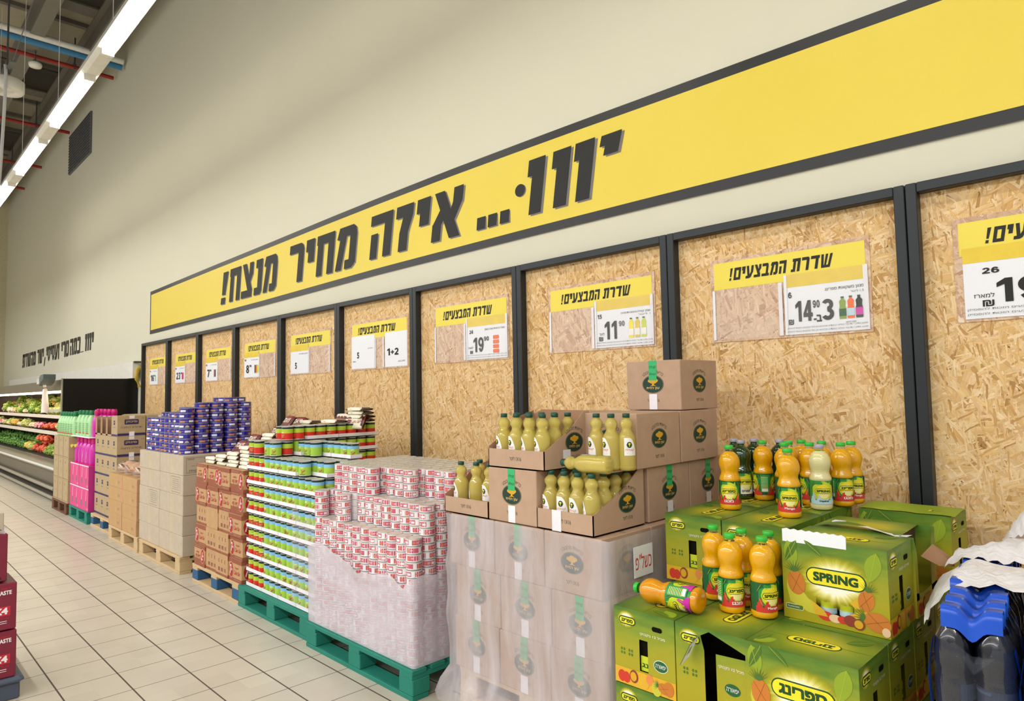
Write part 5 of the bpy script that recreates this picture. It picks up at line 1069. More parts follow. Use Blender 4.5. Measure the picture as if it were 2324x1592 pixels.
for i, j, k, vis in layers(T, NI, NJ):
    red = i <= 2 or (i in (3, 4) and j >= 1)
    x, y, z = VX0+VD*i+R.uniform(-.0002, .0002), VY0+VD*j, PH+k*VT+.006
    tray_here = not (k == T[i][j]-1 and (k >= 9 and j < 3) and i < 3)
    if vis and (j == 0 or k >= T[i][j-1] or k == T[i][j]-1 or (i in (4,) and j >= 1 and k >= 6) or (i == 11 and j < 5)):
        (pr_ if red else pb_).put((x, y, z), R.uniform(-.9, .9)+(PI if R.random() < .5 else 0), 'green and %s vegetable can, %s from left, %s row, %s tier up' % ('red' if red else 'blue', ORD[i+1], ORD[j+1], ORD[k+1]))
        traycells.setdefault((i//3 if i < 3 else (1 if i in (3, 4) and j >= 1 else i//3), k), []).append((i, j))
    else: fill.append((x, y, z))
can_fill('vegetable_cans', 'vegetable cans packed unseen inside the tall can stack', 'food can', fill, VR, VH, 'veg_lime2', 'tin_metal')
# white trays: one per three-can column group and tier
def tray(label, x0, x1, y0, y1, z, lip=.030):
    b = MB(); t_ = .0012
    b.box(x0, x1, y0, y1, z, z+.003, 'tray_white'); b.box(x0, x1, y0, y0+t_, z, z+lip, 'tray_white'); b.box(x1-t_, x1, y0, y1, z, z+lip, 'tray_white'); b.box(x0, x0+t_, y0, y1, z, z+lip, 'tray_white')
    tag(b.build('cardboard_tray'), label, 'tray', 'white cardboard can trays')
VH2 = VD/2-.0004
for g in range(4):
    for k in range(10):
        i0, i1 = g*3, g*3+2
        js = [j for j in range(NJ) for i in range(i0, i1+1) if T[i][j] > k]
        if not js: continue
        j0 = max(min(j for j in range(NJ) if T[i][j] > k) for i in range(i0, i1+1))
        if k == 9 and g == 0: continue
        jm = min(j0+2, NJ-1 if g < 2 else 3)
        if jm < j0: continue
        tray('white tray under vegetable cans, %s from the left, %s tier up' % (ORD[g+1], ORD[k+1]), VX0+VD*i0-VH2, VX0+VD*i1+VH2, VY0+VD*j0-VH2, VY0+VD*jm+VH2, PH+k*VT+.0005+(.0), .028)
for k in range(6, 11):
    for q, (ja, jb) in enumerate(((3, 5), (6, 9))):
        if k < 10 and q == 0: continue
        tray('white tray of red vegetable cans at the rear, %s, %s tier up' % (('front half', 'rear half')[q], ORD[k+1]), VX0+VD*3-VH2, VX0+VD*4+VH2, VY0+VD*ja-VH2+.001, VY0+VD*jb+VH2, PH+k*VT+.0008, .028)
# film left over the lower right corner of the can stack
b = MB(); P = []
for a in range(13):
    f = a/12; P.append([(-4.30+.33*q/14+.0, -1.165-.012*abs(noise.noise(Vector((q*.5, f*4, 9)))), PH+.02+(.62-.05*q/14+.04*math.sin(q*.7))*f) for q in range(15)])
b.grid(P, 'film_thin', True); tag(b.build('loose_plastic_film'), 'loose clear film hanging at the corner of the vegetable cans', 'plastic film')
# ================================================================ CAKE BAR CARTONS AND PACKS
def days_print(b, F, w, h, mode):
    fl = mode == 1
    z = (lambda v: h-v) if fl else (lambda v: v)
    def rc(u0, v0, u1, v1, m, e): b.rect(F, u0, min(z(v0), z(v1)), u1, max(z(v0), z(v1)), m, e)
    if mode == 2:     # transport marks
        rc(-w/2, h*.02, w/2, h*.12, 'days_brown', E1); b.text(F, '7Days Cake Bar', -w*.1, h*.045, w*.35, h*.09, 'kraft_hot', 2*E1)
        for u in (-.3, -.05, .2):
            rc(w*u, h*.2, w*(u+.16), h*.42, 'days_line', E1)
            for q in range(7): rc(w*(u+.012+.021*q), h*.22, w*(u+.024+.021*q), h*.40, 'days_brown', 2*E1)
            rc(w*(u+.03), h*.56, w*(u+.09), h*.82, 'days_line', E1); rc(w*(u+.04), h*.6, w*(u+.08), h*.78, 'days_brown', 2*E1)
        return
    if mode == 3: return
    rc(-w/2, h*.80 if not fl else h*.66, w/2, h, 'days_brown', E1); rc(-w/2, 0, w/2, h*.16, 'days_brown', E1)
    b.text(F, '7Days Cake Bar', -.02 if not fl else -w*.42, z(h*.05) if not fl else z(h*.115), w*.42 if not fl else .02, z(h*.115) if not fl else z(h*.05), 'days_line', 2*E1, 0, 0, fl)
    s_ = -1 if not fl else 1; cu, cv = s_*w*.30, z(h*.48)
    b.ell(F, cu, cv, w*.155, h*.36, 'days_line', 2*E1, 24); b.ell(F, cu, cv, w*.14, h*.325, 'days_red', 3*E1, 24)
    b.text(F, '7', cu-w*.085, cv-h*.20, cu+w*.02, cv+h*.22, 'card_white', 4*E1, .03, .2, fl); b.text(F, 'DAYS', cu+w*.0, cv-h*.03, cu+w*.11, cv+h*.06, 'card_white', 4*E1, .02, 0, fl)
    a, c = (-w*.10, w*.40) if not fl else (-w*.40, w*.10)
    b.text(F, 'Cake Bar', a, cv-h*.17, c, cv+h*.02, 'days_red', 2*E1, .0, .3, fl); b.text(F, 'Super', a+w*.08, cv+h*.06, c-w*.12, cv+h*.2, 'days_red', 2*E1, 0., .3, fl)
DW, DD, DH = .235, .255, .1685
dmesh = []
for mode in range(4):
    b = MB(); b.bbox(-DW/2, DW/2, -DD/2, DD/2, 0, DH-.0005, 'kraft_hot', .0025); days_print(b, front(-DD/2), DW, DH, mode if mode < 3 else 3); days_print(b, right(DW/2), DD, DH, 0)
    b.rect(topf(DH-.0005), -DW/2, -.001, DW/2, .001, 'kraft_dark'); dmesh.append(b.mesh('cake_bar_carton'))
dpl = [single(m, 'cake_bar_carton', 'carton', 'cake bar cartons') for m in dmesh]
DX0 = -5.872
modes = [[1, 2, 2, 0], [0, 2, 2, 0], [2, 3, 2, 0], [0, 0, 0, 1], [1, 1, 0, 1]]
look = ['with upright red oval', 'printed upside down', 'with transport marks', 'with a blank front']
for r in range(5):
    for c in range(4):
        for j in range(3):
            if j and not (c == 3 or r == 4): continue
            m = modes[r][c] if j == 0 else 0
            dpl[m].put((DX0+.238*c+R.uniform(-.001, .001)-.006*(4-r), -1.05+.262*j+R.uniform(-.012, .004), PH+.0005+r*DH), R.uniform(-.004, .004), 'cake bar carton %s, %s layer up, %s from left, %s row' % (look[m], ORD[r+1], ORD[c+1], ORD[j+1]))
ZD = PH+5*DH+.0015
# packs of cake bars
def cake_pack(wine):
    t = thing('cake_bar_pack', 'x', 'snack pack', (0, 0, 0), 0, 'wrapped cake bar packs')
    b = MB(); w, d, h = .085, .06, .0285; P = []
    for a, s_ in ((-1, .55), (-.93, .85), (-.5, 1), (0, 1), (.5, 1), (.93, .85), (1, .55)):
        P.append([(a*w, -d*s_**.2, .003), (a*w, -d*s_**.2, h*s_*.9), (a*w, -d*.8, h*s_), (a*w, d*.8, h*s_), (a*w, d*s_**.2, h*s_*.9), (a*w, d*s_**.2, .003)])
    b.grid([[p for p in row] for row in zip(*P)], 'choc_wine' if wine else 'choc_cream', True); b.face([(-w, -d, .002), (-w, d, .002), (w, d, .002), (w, -d, .002)], 'choc_cream')
    F = topf(h)
    if wine: b.text(F, '7DAYS', -w*.8, -d*.1, w*.7, d*.6, 'choc_cream', .001, .02, .2); b.rect(F, -w*.8, -d*.75, w*.8, -d*.4, 'choc_brown')
    else:
        b.ell(F, -w*.6, 0, .02, .04, 'choc_wine', .001, 16); b.text(F, 'Cake Bar', -w*.3, -d*.3, w*.8, d*.4, 'days_red', .001, .0, .3)
    b.text(front(-d), 'Cake', -w*.62, .008, -w*.28, .019, 'days_line', E1, 0, .2)
    b.build('wrapper', t)
    for s_ in (-1, 1):
        b = MB(); P = []
        for k in range(5): P.append([(s_*(w-.012+.026*k/4), y_, (h*.5+(h*.44 if q in (1, 2) else -h*.40)*(1-.75*k/4))+(.003 if k == 4 and q % 2 else 0)) for q, y_ in enumerate((-d*.98, -d*.6, d*.6, d*.98))])
        b.grid(P, 'choc_brown', True); b.grid([[ (p[0], p[1], .003) for p in P[0]], [(p[0], p[1], .006) for p in P[-1]]], 'choc_brown', True)
        b.face([P[0][0], (P[0][0][0], P[0][0][1], .003), (P[-1][0][0], P[-1][0][1], .006), P[-1][0]], 'choc_brown'); b.build('wrapper_end', t)
    return t
pk = Placer(cake_pack(False)); pw = Placer(cake_pack(True))
HP = .0295
def pile(x, y, n, name, rot=0., z0=None, leave=0):
    for k in range(leave, n):
        pk.put((x+R.uniform(-.012, .012), y+R.uniform(-.010, .010), (z0 or ZD)+k*HP), rot+R.uniform(-.10, .10), 'cream cake bar pack, %s up in the %s pile' % (ORD[k+1], name))
for x, n, nm in ((-5.86, 2, 'lowest front left'), (-5.63, 3, 'second front'), (-5.395, 4, 'third front'), (-5.155, 6, 'fourth front, beside the red cans')): pile(x, -1.07, n, nm)
for x, n, nm in ((-5.85, 3, 'second row left'), (-5.62, 4, 'second row, second from left'), (-5.39, 6, 'second row, third from left'), (-5.155, 9, 'second row right')): pile(x, -.90, n, nm)
for x, n, nm in ((-5.84, 4, 'third row left'), (-5.61, 5, 'third row, second from left'), (-5.385, 8, 'third row, third from left'), (-5.15, 11, 'third row right')): pile(x, -.74, n, nm, 0, None, max(0, n-6))
for x, n, nm in ((-5.83, 5, 'rear row left'), (-5.6, 7, 'rear row, second from left'), (-5.38, 10, 'rear row, third from left'), (-5.15, 12, 'rear row right')): pile(x, -.57, n, nm, 0, None, max(0, n-6))
for k, (x, y, z, rz) in enumerate(((-5.64, -.92, ZD+4*HP+.003, .1), (-5.45, -.90, ZD+6*HP+.003, .0), (-5.38, -.73, ZD+8*HP+.003, .05), (-5.30, -.58, ZD+10*HP+.015, .1), (-5.16, -.74, ZD+11*HP+.003, -.1))):
    pw.put((x, y-.02, z+.002), rz, 'wine red cake bar pack leaning face up on the piles, %s from left' % ORD[k+1], tilt=(.95, 0, rz))
# packs lying on top of the tall red can block and behind it
ZC = PH+11*VT+.0
b = MB(); b.box(-5.03, -4.775, -.74, -.30, PH+10*VT+.001, PH+10*VT+.005, 'kraft_hot'); tag(b.build('cardboard_sheet'), 'cardboard sheet under the cake bar packs on the can stack', 'cardboard')
for k in range(9):
    pk.put((-4.97+.045*k, -.47+.0*k, ZC+.002 if k >= 4 else ZC-.09), 0, 'cream cake bar pack standing tilted on the can stack, %s from left' % ORD[k+1], tilt=(1.15, 0, .25))
for k, (x, y, n) in enumerate(((-4.69, -.62, 1), (-4.64, -.44, 4), (-4.66, -.40, 2))):
    for q in range(n): pk.put((x+.01*q, y+R.uniform(-.01, .01), ZC+.002+q*HP), .15+R.uniform(-.1, .1), 'cream cake bar pack in the %s pile atop the red cans, %s up' % (('front', 'tall', 'rear')[k], ORD[q+1]))
# ================================================================ PLAIN GREY CARTONS AND BLUE TINS
GW, GD, GH = .618, .40, .177
def grey_carton(kind):
    b = MB(); b.bbox(-GW/2, GW/2, -GD/2, GD/2, 0, GH-.0008, 'kraft_grey', .004)
    F = right(GW/2)
    if kind == 1:
        for u0, v0, u1, v1 in ((-GD*.43, .02, -GD*.425, .155), (.0, .02, .003, .155), (-GD*.43, .02, .0, .023), (-GD*.43, .152, .0, .155)): b.rect(F, u0, v0, u1, v1, 'grey_ink')
        b.text(F, 'DELIGHTS', -.02, .030, -.15, .048, 'ink', E1, .0); 
        for q in range(10): b.rect(F, -.16+.006*q, .135, -.157+.006*q, .148, 'grey_ink')
        b.text(F, 'Imported sweets', -.13, .075, -.03, .088, 'grey_ink', E1)
    if kind == 2:
        FF = front(-GD/2)
        for u0, v0, u1, v1 in ((.0, .02, .003, .16), (.24, .02, .243, .16), (.0, .02, .243, .023), (.0, .157, .243, .16)): b.rect(FF, u0, v0, u1, v1, 'grey_ink')
        for q in range(6): b.text(FF, he('חטיף במילוי')+' 12 x 200 g', .03+.01*(q % 3), .04+.018*q, .21-.012*(q % 2), .05+.018*q, 'grey_ink', E1)
    b.rect(front(-GD/2), -.005, .004, .03, GH-.006, 'tape_clear', .5*E1); b.rect(right(GW/2), .06, .03, .12, GH-.02, 'tape_clear', .5*E1)
    return b.mesh('plain_carton')
gm = [single(grey_carton(k), 'plain_carton', 'carton', 'plain grey cartons') for k in range(3)]
for r in range(5):
    for c in range(2):
        for j in range(2):
            k = 0
            if r == 4 and c == 1 and j == 0: k = 1
            if (r, c, j) in ((3, 1, 0), (2, 0, 0)): k = 2
            off = (.03, -.02, .0, .025, -.01)[r]
            gm[k].put((-7.247+.622*c+off*.2+R.uniform(-.001, .001), -.985+.405*j+R.uniform(-.002, .002), PH+.0005+r*GH), R.uniform(-.003, .003), 'plain grey carton%s, %s layer up, %s column, %s row' % (('', ' with black bordered panel', ' with printed notice')[k], ORD[r+1], ('left', 'right')[c], ('front', 'rear')[j]))
ZG = PH+5*GH+.001
BR, BH = .0635, .0465
tins = []
for var in range(3):
    b = MB(); b.lathe([(.96*BR, 0), (BR, .001), (BR, .005), (.985*BR, .006), (.985*BR, .041), (BR, .042), (BR, .0455), (.97*BR, .0463), (.94*BR, .0450)], 'tin_blue', 24, False, ['tin_rim', 'tin_rim', 'tin_rim', 'tin_blue', 'tin_rim', 'tin_rim', 'tin_rim', 'tin_rim'])
    b.face([(.94*BR*math.cos(2*PI*k/24), .94*BR*math.sin(2*PI*k/24), .0450) for k in range(24)], 'tin_blue')
    Fc = cyl(.985*BR)
    for q in range(2):
        u = q*.20+var*.06
        for a in range(4): b.ell(Fc, u+.012*a, .019, .009, .0095, 'tin_orange', .0004+.0001*a, 10)
        b.rect(Fc, u+.075, .013, u+.125, .031, 'tin_label', .0005, 6)
        if q == 0: b.pg(Fc, [(u+.155+.02*math.cos(PI*k/9), .012+.020*math.sin(PI*k/9)) for k in range(10)], 'kraft_grey', .0005)
        b.text(Fc, 'Cookies', u+.045, .020, u+.068, .026, 'tin_label', .0005, 0, .2)
    tins.append(single(b.mesh('blue_tin'), 'biscuit_tin', 'tin', 'round blue tins on the grey cartons'))
NI, NJ = 8, 5
T = [[8, 9, 8, 7, 8, 10, 10, 9], [8, 9, 9, 8, 9, 10, 10, 10], [8, 10, 10, 10, 10, 10, 10, 10], [9, 10, 10, 10, 10, 10, 10, 10], [9, 10, 10, 10, 10, 10, 10, 10]]
T = [[7, 7, 7, 6, 0, 0, 0, 0], [8, 8, 8, 7, 7, 8, 0, 0], [8, 9, 9, 8, 8, 9, 9, 0], [0, 9, 10, 10, 10, 10, 11, 11], [0, 0, 10, 11, 11, 11, 11, 10]]
T = [[7, 7, 7, 7, 7, 8, 8, 9], [8, 8, 8, 7, 9, 9, 9, 10], [8, 9, 8, 9, 9, 10, 10, 10], [8, 9, 10, 10, 10, 11, 11, 11], [9, 10, 10, 11, 11, 11, 11, 10]]
Tt = [[T[j][i] for j in range(NJ)] for i in range(NI)]
fill = []; c_ = 0
for i, j, k, vis in layers(Tt, NI, NJ):
    lean = Vector((math.sin(i*2.3+j*1.7)*.0004, math.cos(i*1.9+j)*.0003))
    x, y, z = -7.41+.1335*i+lean.x*k, -1.105+.1335*j+lean.y*k, ZG+k*BH
    if vis and (j == 0 or k >= Tt[i][j-1]-1 or k == Tt[i][j]-1 or i == NI-1):
        tins[c_ % 3].put((x, y, z), R.choice((.0, .5, 1.0, -.6, -1.2, 2.2, 3.0))+R.uniform(-.1, .1), 'round blue tin, %s stack from left, %s row, %s up' % (ORD[i+1], ORD[j+1], ORD[k+1])); c_ += 1
    else: fill.append((x, y, z))
if fill: can_fill('biscuit_tins', 'blue tins hidden within the close packed stacks', 'tin', fill, BR, BH, 'tin_blue', 'tin_blue')
# ================================================================ LOW TAN CARTONS WITH BREAD PACKS
b = MB(); w, d, h = .26, .21, .1435; b.bbox(-w, w, -d, d, 0, h, 'kraft_tan', .003); b.rect(front(-d), w-.035, .004, w-.004, h-.004, 'card_edge'); b.text(front(-d), 'IL 12', .10, .05, .17, .075, 'grey_ink', E1); b.rect(topf(h), -w, -.001, w, .001, 'kraft_dark')
tc_ = single(b.mesh('tan_carton'), 'tan_carton', 'carton', 'low tan cartons')
for r in range(4):
    for c in range(2):
        for j in range(2): tc_.put((-8.392+.524*c+R.uniform(-.002, .002), -.985+.43*j, PH+.0005+r*.144), R.uniform(-.015, .015), 'low tan carton, %s layer up, %s column, %s row' % (ORD[r+1], ('left', 'right')[c], ('front', 'rear')[j]))
ZT_ = PH+4*.144+.001
def bread_pack():
    t = thing('bread_pack', 'x', 'bread pack', (0, 0, 0), 0, 'bread packs on the tan cartons')
    link('rolls', lump('rolls', ['bread', 'bread', 'peach'], .125, .10, .055, .25, 3, 41), t)
    b = MB(); b.lathe([(.135, .012), (.142, .06), (.10, .115), (.03, .13)], 'film_thin', 16, False); b.build('clear_bag', t)
    b = MB(); P = [[(.0-.07+.14*k/6, -.108+.015*abs(k-3)/3-.02*(a-1), .045+.045*a/2*1.2) for k in range(7)] for a in range(3)]
    b.grid(P, 'choc_brown', True); P2 = [[(p[0]*.6, p[1]-.004, p[2]) for p in row] for row in P]; b.grid(P2, 'lab_white', True); b.build('printed_label', t); return t
bp = Placer(bread_pack())
for k, (x, y, z) in enumerate(((-8.42, -1.04, 0), (-8.12, -1.04, 0), (-7.81, -1.04, 0), (-8.3, -.78, .0), (-7.97, -.78, .03))): bp.put((x, y, ZT_+.006), R.uniform(-.3, .3), 'bread pack with dark label on the tan cartons, %s' % ('front left', 'front middle', 'front right', 'rear left', 'rear right')[k])
# ================================================================ SHAMPOO CARTONS
HW, HD, HH = .237, .30, .241
b = MB(); w, d = HW/2, HD/2; b.bbox(-w, w, -d, d, 0, HH-.0008, 'kraft_beige', .003)
F = front(-d); b.rect(F, -w+.002, .004, w-.002, .026, 'haw_ink'); b.rrect(F, -.03, .135, .03, .185, 'haw_ink', E1, .006); b.text(F, he('פינוק'), -.024, .152, .024, .170, 'kraft_beige', 2*E1, .03); b.text(F, he('תחליב רחצה'), -.035, .10, .035, .115, 'haw_ink', E1)
F = right(w); b.rect(F, -d+.003, .008, d-.003, .036, 'haw_ink'); b.rrect(F, -.075, .138, .075, .196, 'haw_ink', E1, .01); b.text(F, he('פינוק'), -.06, .152, .06, .182, 'kraft_beige', 2*E1, .03); b.text(F, he('תחליב רחצה'), -.11, .095, .11, .118, 'haw_ink', E1, .01); b.text(F, '12', d-.04, .20, d-.015, .215, 'haw_ink', E1)
b.rect(F, -.025, .205, .03, .2395, 'tape_white', 3*E1); b.rect(F, -.025, .002, .03, .055, 'tape_white', 3*E1)
sh = single(b.mesh('shampoo_carton'), 'shampoo_carton', 'carton', 'shampoo cartons with purple print')
for r in range(5):
    for c in range(4):
        for j in range(2):
            if j and not (c == 3 or r == 4): continue
            if r == 4 and c < 3 and j == 0: continue
            sh.put((-9.576+.24*c+R.uniform(-.001, .001), -.95+.31*j, PH+.0005+r*HH), R.uniform(-.003, .003), 'shampoo carton with purple print, %s layer up, %s from left, %s row' % (ORD[r+1], ORD[c+1], ('front', 'rear')[j]))
ZH = PH+.001+4*HH
# opened cartons on top, with bottles peeping out
for c in range(3):
    b = MB(); x0, x1, y0, y1 = -9.695+.24*c, -9.695+.24*c+.236, -1.10, -.805; h = .235
    b.box(x0, x1, y0, y1, 0, .003, 'kraft_in'); b.box(x0, x0+.003, y0, y1, .0, h*.95, 'kraft'); b.box(x1-.003, x1, y0, y1, .0, h*.95, 'kraft'); b.box(x0+.003, x1-.003, y1-.003, y1, .003, h, 'kraft_in'); b.box(x0+.003, x0+.07, y0, y0+.003, .003, h*.9, 'kraft_in'); b.box(x0+.003, x1-.003, y0, y0+.003, .003, .02, 'kraft')
    o = tag(b.build('opened_carton', None, (0, 0, ZH)), 'opened shampoo carton with torn front, %s from the left' % ORD[c+1], 'carton', 'opened shampoo cartons')
    for q in range(2):
        b = MB(); b.lathe([(.022, 0), (.032, .01), (.033, .15), (.026, .175), (.014, .185), (.014, .19)], ('tape_white', 'lab_blue', 'lab_pale')[(c+q) % 3], 16); 
        t = tag(b.build('shampoo_bottle', None, (x0+.10, y0+.07+.12*q, ZH+.0035)), 'pale shampoo bottle in the %s opened carton from left, %s' % (ORD[c+1], ('front', 'rear')[q]), 'bottle', 'shampoo bottles in opened cartons')
        b = MB(); b.lathe([(.016, .188), (.022, .19), (.022, .215), (.010, .222)], 'tape_white', 14); b.build('cap', t)
# ================================================================ PINK BOXES AND BOTTLES
def jug(name, label, body, cap, h, w, d, lab, group, capfrac=.80):
    t = thing(name, label, 'bottle', (0, 0, 0), 0, group); b = MB(); P = []
    for f, s_, o in ((0, .86, 0), (.03, 1, 0), (.35, 1, 0), (.55, .96, .0), (.66, .80, .02), (.74, .55, .05), (capfrac, .34, .08)):
        P.append([((w/2*s_*math.copysign(abs(math.cos(a))**.55, math.cos(a)))+o*w, d/2*s_*math.copysign(abs(math.sin(a))**.7, math.sin(a)), f*h) for a in [2*PI*k/20 for k in range(20)]])
    b.grid(P, body, True, True); b.face(P[-1], body); b.face(P[0][::-1], body)
    b.build('bottle_body', t)
    b = MB(); b.lathe([(.17*w, capfrac*h), (.20*w, (capfrac+.01)*h), (.20*w, .93*h), (.15*w, h)], cap, 16, True, None, (.08*w, 0, 0)); b.build('cap', t)
    F = front(-d/2*1.002); b = MB()
    if lab == 'soap':
        for q in range(5): b.text(F, 'SOAP', -w*.30, h*(.16+.075*q), w*.30, h*(.21+.075*q), 'soap_ink' if q % 2 else 'leaf_d', .0022)
        b.rect(F, -w*.33, h*.09, w*.30, h*.14, 'lab_red', .0022)
    else:
        b.pg(F, [(w*.05, h*.16), (w*.16, h*.3), (w*.22, h*.52), (w*.12, h*.32)], 'pink_edge', .0022); b.ell(F, w*.06, h*.10, w*.05, w*.05, 'sign_gold', .0022, 10)
    b.build('label', t); return t
pinkb = Placer(jug('detergent_bottle', 'x', 'pink_bottle', 'pink_cap', .345, .165, .11, 'pink', 'magenta detergent bottles', .78))
soap = Placer(jug('soap_bottle', 'x', 'soap_green', 'soap_cap', .335, .15, .10, 'soap', 'pale green soap bottles', .82))
b = MB(); w, d, h = .243, .20, .283; b.bbox(-w, w, -d, d, 0, h, 'pink_box', .003); F = front(-d)
for u in (-.10, .11):
    b.pg(F, [(u-.015, .05), (u+.01, .09), (u+.035, .25), (u+.025, .255), (u-.0, .12)], 'pink_edge'); b.pg(F, [(u-.03, .06), (u+.02, .05), (u+.025, .13), (u-.02, .12)], 'grey_metal', 1.5*E1)
b.rect(F, -w, h-.014, w, h, 'pink_edge'); b.text(F, he('סופטי'), .15, .02, .22, .04, 'pink_edge', E1); b.rect(right(w), -d, 0, d, h, 'pink_box2', .5*E1)
pbx = single(b.mesh('pink_box'), 'pink_detergent_box', 'carton', 'pink detergent boxes')
for r in range(2):
    for c in range(2): pbx.put((-10.46+.489*c, -.96, PH+.0005+r*.284), R.uniform(-.01, .01), 'pink detergent box, %s layer, %s' % (('lower', 'upper')[r], ('left', 'right')[c]))
ZP = PH+2*.284+.001; SOAP_LATE = []
for c in range(5):
    for j in range(2): pinkb.put((-10.61+.19*c, -1.075+.17*j, ZP), R.uniform(-.15, .15), 'magenta detergent bottle on the pink boxes, %s from left, %s row' % (ORD[c+1], ('front', 'rear')[j]))
for k, (x, y, z, a) in enumerate(((-10.62, -1.15, ZP+.20, .7), (-10.42, -1.15, ZP+.21, -.6))):
    b = MB(); b.grid([[(-.05, 0, -.03), (.0, -.02, -.01), (.05, 0, .03)], [(-.05, -.02, .02), (.0, -.035, .03), (.06, -.02, .045)]], 'tag_yellow', True); tag(b.build('yellow_tag', None, (x, y, z)), 'yellow tag hanging on a magenta bottle neck, %s' % ('left', 'right')[k], 'tag', 'yellow neck tags')
b = MB(); b.box(-10.70, -9.73, -1.16, -.72, ZP+.346, ZP+.356, 'tray_white'); tag(b.build('white_tray_board'), 'white board lying over the lower magenta bottles', 'board')
for c in range(5):
    for j in range(2):
        if c < 4 and j == 0: SOAP_LATE.append((-10.61+.19*c, -1.07, ZP+.357))
        else: pinkb.put((-10.61+.19*c, -1.05+.19*j, ZP+.357), R.uniform(-.2, .2), 'magenta detergent bottle of the upper tier, %s from left, %s row' % (ORD[c+1], ('front', 'rear')[j]))
# ================================================================ BEIGE CARTONS AND SOAP BOTTLES
b = MB(); w, d, h = .15, .22, .30; b.bbox(-w, w, -d, d, 0, h-.001, 'kraft_beige', .003); F = front(-d); b.rect(F, -.03, .23, -.005, .26, 'grey_ink'); b.rect(F, .05, .12, .065, .15, 'grey_ink'); b.rect(F, -w+.004, .01, -w+.012, h-.01, 'kraft_dark'); b.rect(F, -w+.02, .02, w-.02, .024, 'kraft_dark')
bx = single(b.mesh('beige_carton'), 'beige_carton', 'carton', 'tall beige cartons')
for r in range(3):
    for c in range(3):
        for j in range(2):
            if j and r < 2: continue
            bx.put((-11.5+.303*c, -.96+.45*j, PH+.0005+r*h), R.uniform(-.012, .012), 'tall beige carton, %s layer up, %s from left, %s row' % (ORD[r+1], ORD[c+1], ('front', 'rear')[j]))
ZS = PH+3*.30+.001
for c in range(6):
    for j in range(3): soap.put((-11.56+.158*c, -1.10+.16*j, ZS), R.uniform(-.12, .12), 'pale green soap bottle with dark cap, %s from left, %s row' % (ORD[c+1], ORD[j+1]))
# ================================================================ CRIMSON MALT CARTONS (left foreground)
def malt(label, x1, y1, z, kind):
    w, d, h = .27, .36, .245
    b = MB(); b.bbox(-w, 0, -d, 0, 0, h, 'crimson', .004); b.rect(topf(h), -w+.004, -d+.004, -.004, -.004, 'crimson_top'); F = right(0)
    if kind == 'box':
        b.text(F, 'RICH TASTE', -.140, .185, -.022, .207, 'white_ink', 2*E1, .03); b.text(F, 'PREMIUM MALT', -.14, .212, -.025, .222, 'crimson_red', 2*E1, .02)
        b.rect(F, -.20, .075, -.026, .125, 'crimson_red'); b.text(F, '6X4', -.125, .082, -.036, .118, 'white_ink', 2*E1, .04); b.text(F, '330ML BOTTLES', -.15, .058, -.03, .067, 'crimson_red', 2*E1, .01); b.rect(F, -.18, .045, -.04, .048, 'white_ink', 2*E1); b.rect(F, -.18, .035, -.04, .0375, 'white_ink', 2*E1)
        b.text(topf(h), 'MALT', -.10, -.16, -.02, -.11, 'white_ink', 2*E1, .03)
    else:
        for rr, m_, e in ((.108, 'white_ink', E1), (.096, 'crimson_red', 2*E1), (.088, 'crimson', 3*E1)): b.ell(F, -.165, .105, rr, rr*.98, m_, e, 36)
        b.ell(F, -.105, .20, .052, .036, 'white_ink', 2.5*E1, 24); b.ell(F, -.11, .20, .035, .022, 'days_line', 3.5*E1, 20); b.text(F, 'MALT', -.14, .192, -.085, .207, 'haw_ink', 4.5*E1, .02)
        b.text(F, 'MALT', -.20, .09, -.10, .13, 'white_ink', 4*E1, .03, .2)
        b.ell(F, -.052, .018, .028, .014, 'malt_dark', 2*E1, 18); b.ell(F, -.06, .232, .016, .007, 'malt_dark', 2*E1, 16)
    o = tag(b.build('malt_carton', None, (x1, y1, z)), label, 'carton', 'crimson malt cartons'); return o
XM, YM = -4.40, -2.64

for k, p in enumerate(SOAP_LATE): soap.put(p, R.uniform(-.12, .12), 'pale green soap bottle on the white board above the magenta bottles, %s from left' % ORD[k+1])
for s_, lb in ((0, 'lower'), (1, 'upper')):
    malt('%s crimson malt carton with the 6X4 panel, left foreground' % lb, XM+.002*s_, YM-.004*s_, .118+.2455*s_, 'box').scale = (1, 1, .97)
malt('crimson malt carton with round emblem on top of the pile, left foreground', XM-.02, YM-.045, .118+.2455*2+.0, 'heart')
b = MB(); b.bbox(-.30, 0, -.40, 0, 0, .11, 'kraft_grey', .003); b.rect(right(0), -.39, .02, -.01, .024, 'haw_ink'); tag(b.build('grey_carton', None, (XM-.05, YM-.06, .118+.2455*3-.004)), 'small grey carton lying on the crimson cartons at the left edge', 'carton')
b = MB(); P = []
for a in range(5): P.append([(XM-.22+.022*q, YM-.06+.012*math.sin(q*1.3+a), .118+.2455*3-.012+.012*a) for q in range(10)])
b.grid(P, 'film_oil', True); tag(b.build('torn_film'), 'scrap of cloudy film on the crimson cartons', 'plastic film')
t = thing('plastic_pallet', 'dark slate plastic pallet under the crimson cartons', 'pallet', (XM-.4, YM-.30, 0))
b = MB(); b.bbox(-.42, .425, -.5, .335, .085, .1165, 'pallet_slate', .012); b.build('deck', t)
for x in (-.34, .0, .34):
    for y in (-.42, -.08, .26): b = MB(); b.bbox(x-.06, x+.06, y-.06, y+.06, 0, .085, 'pallet_slate', .006); b.build('foot', t)
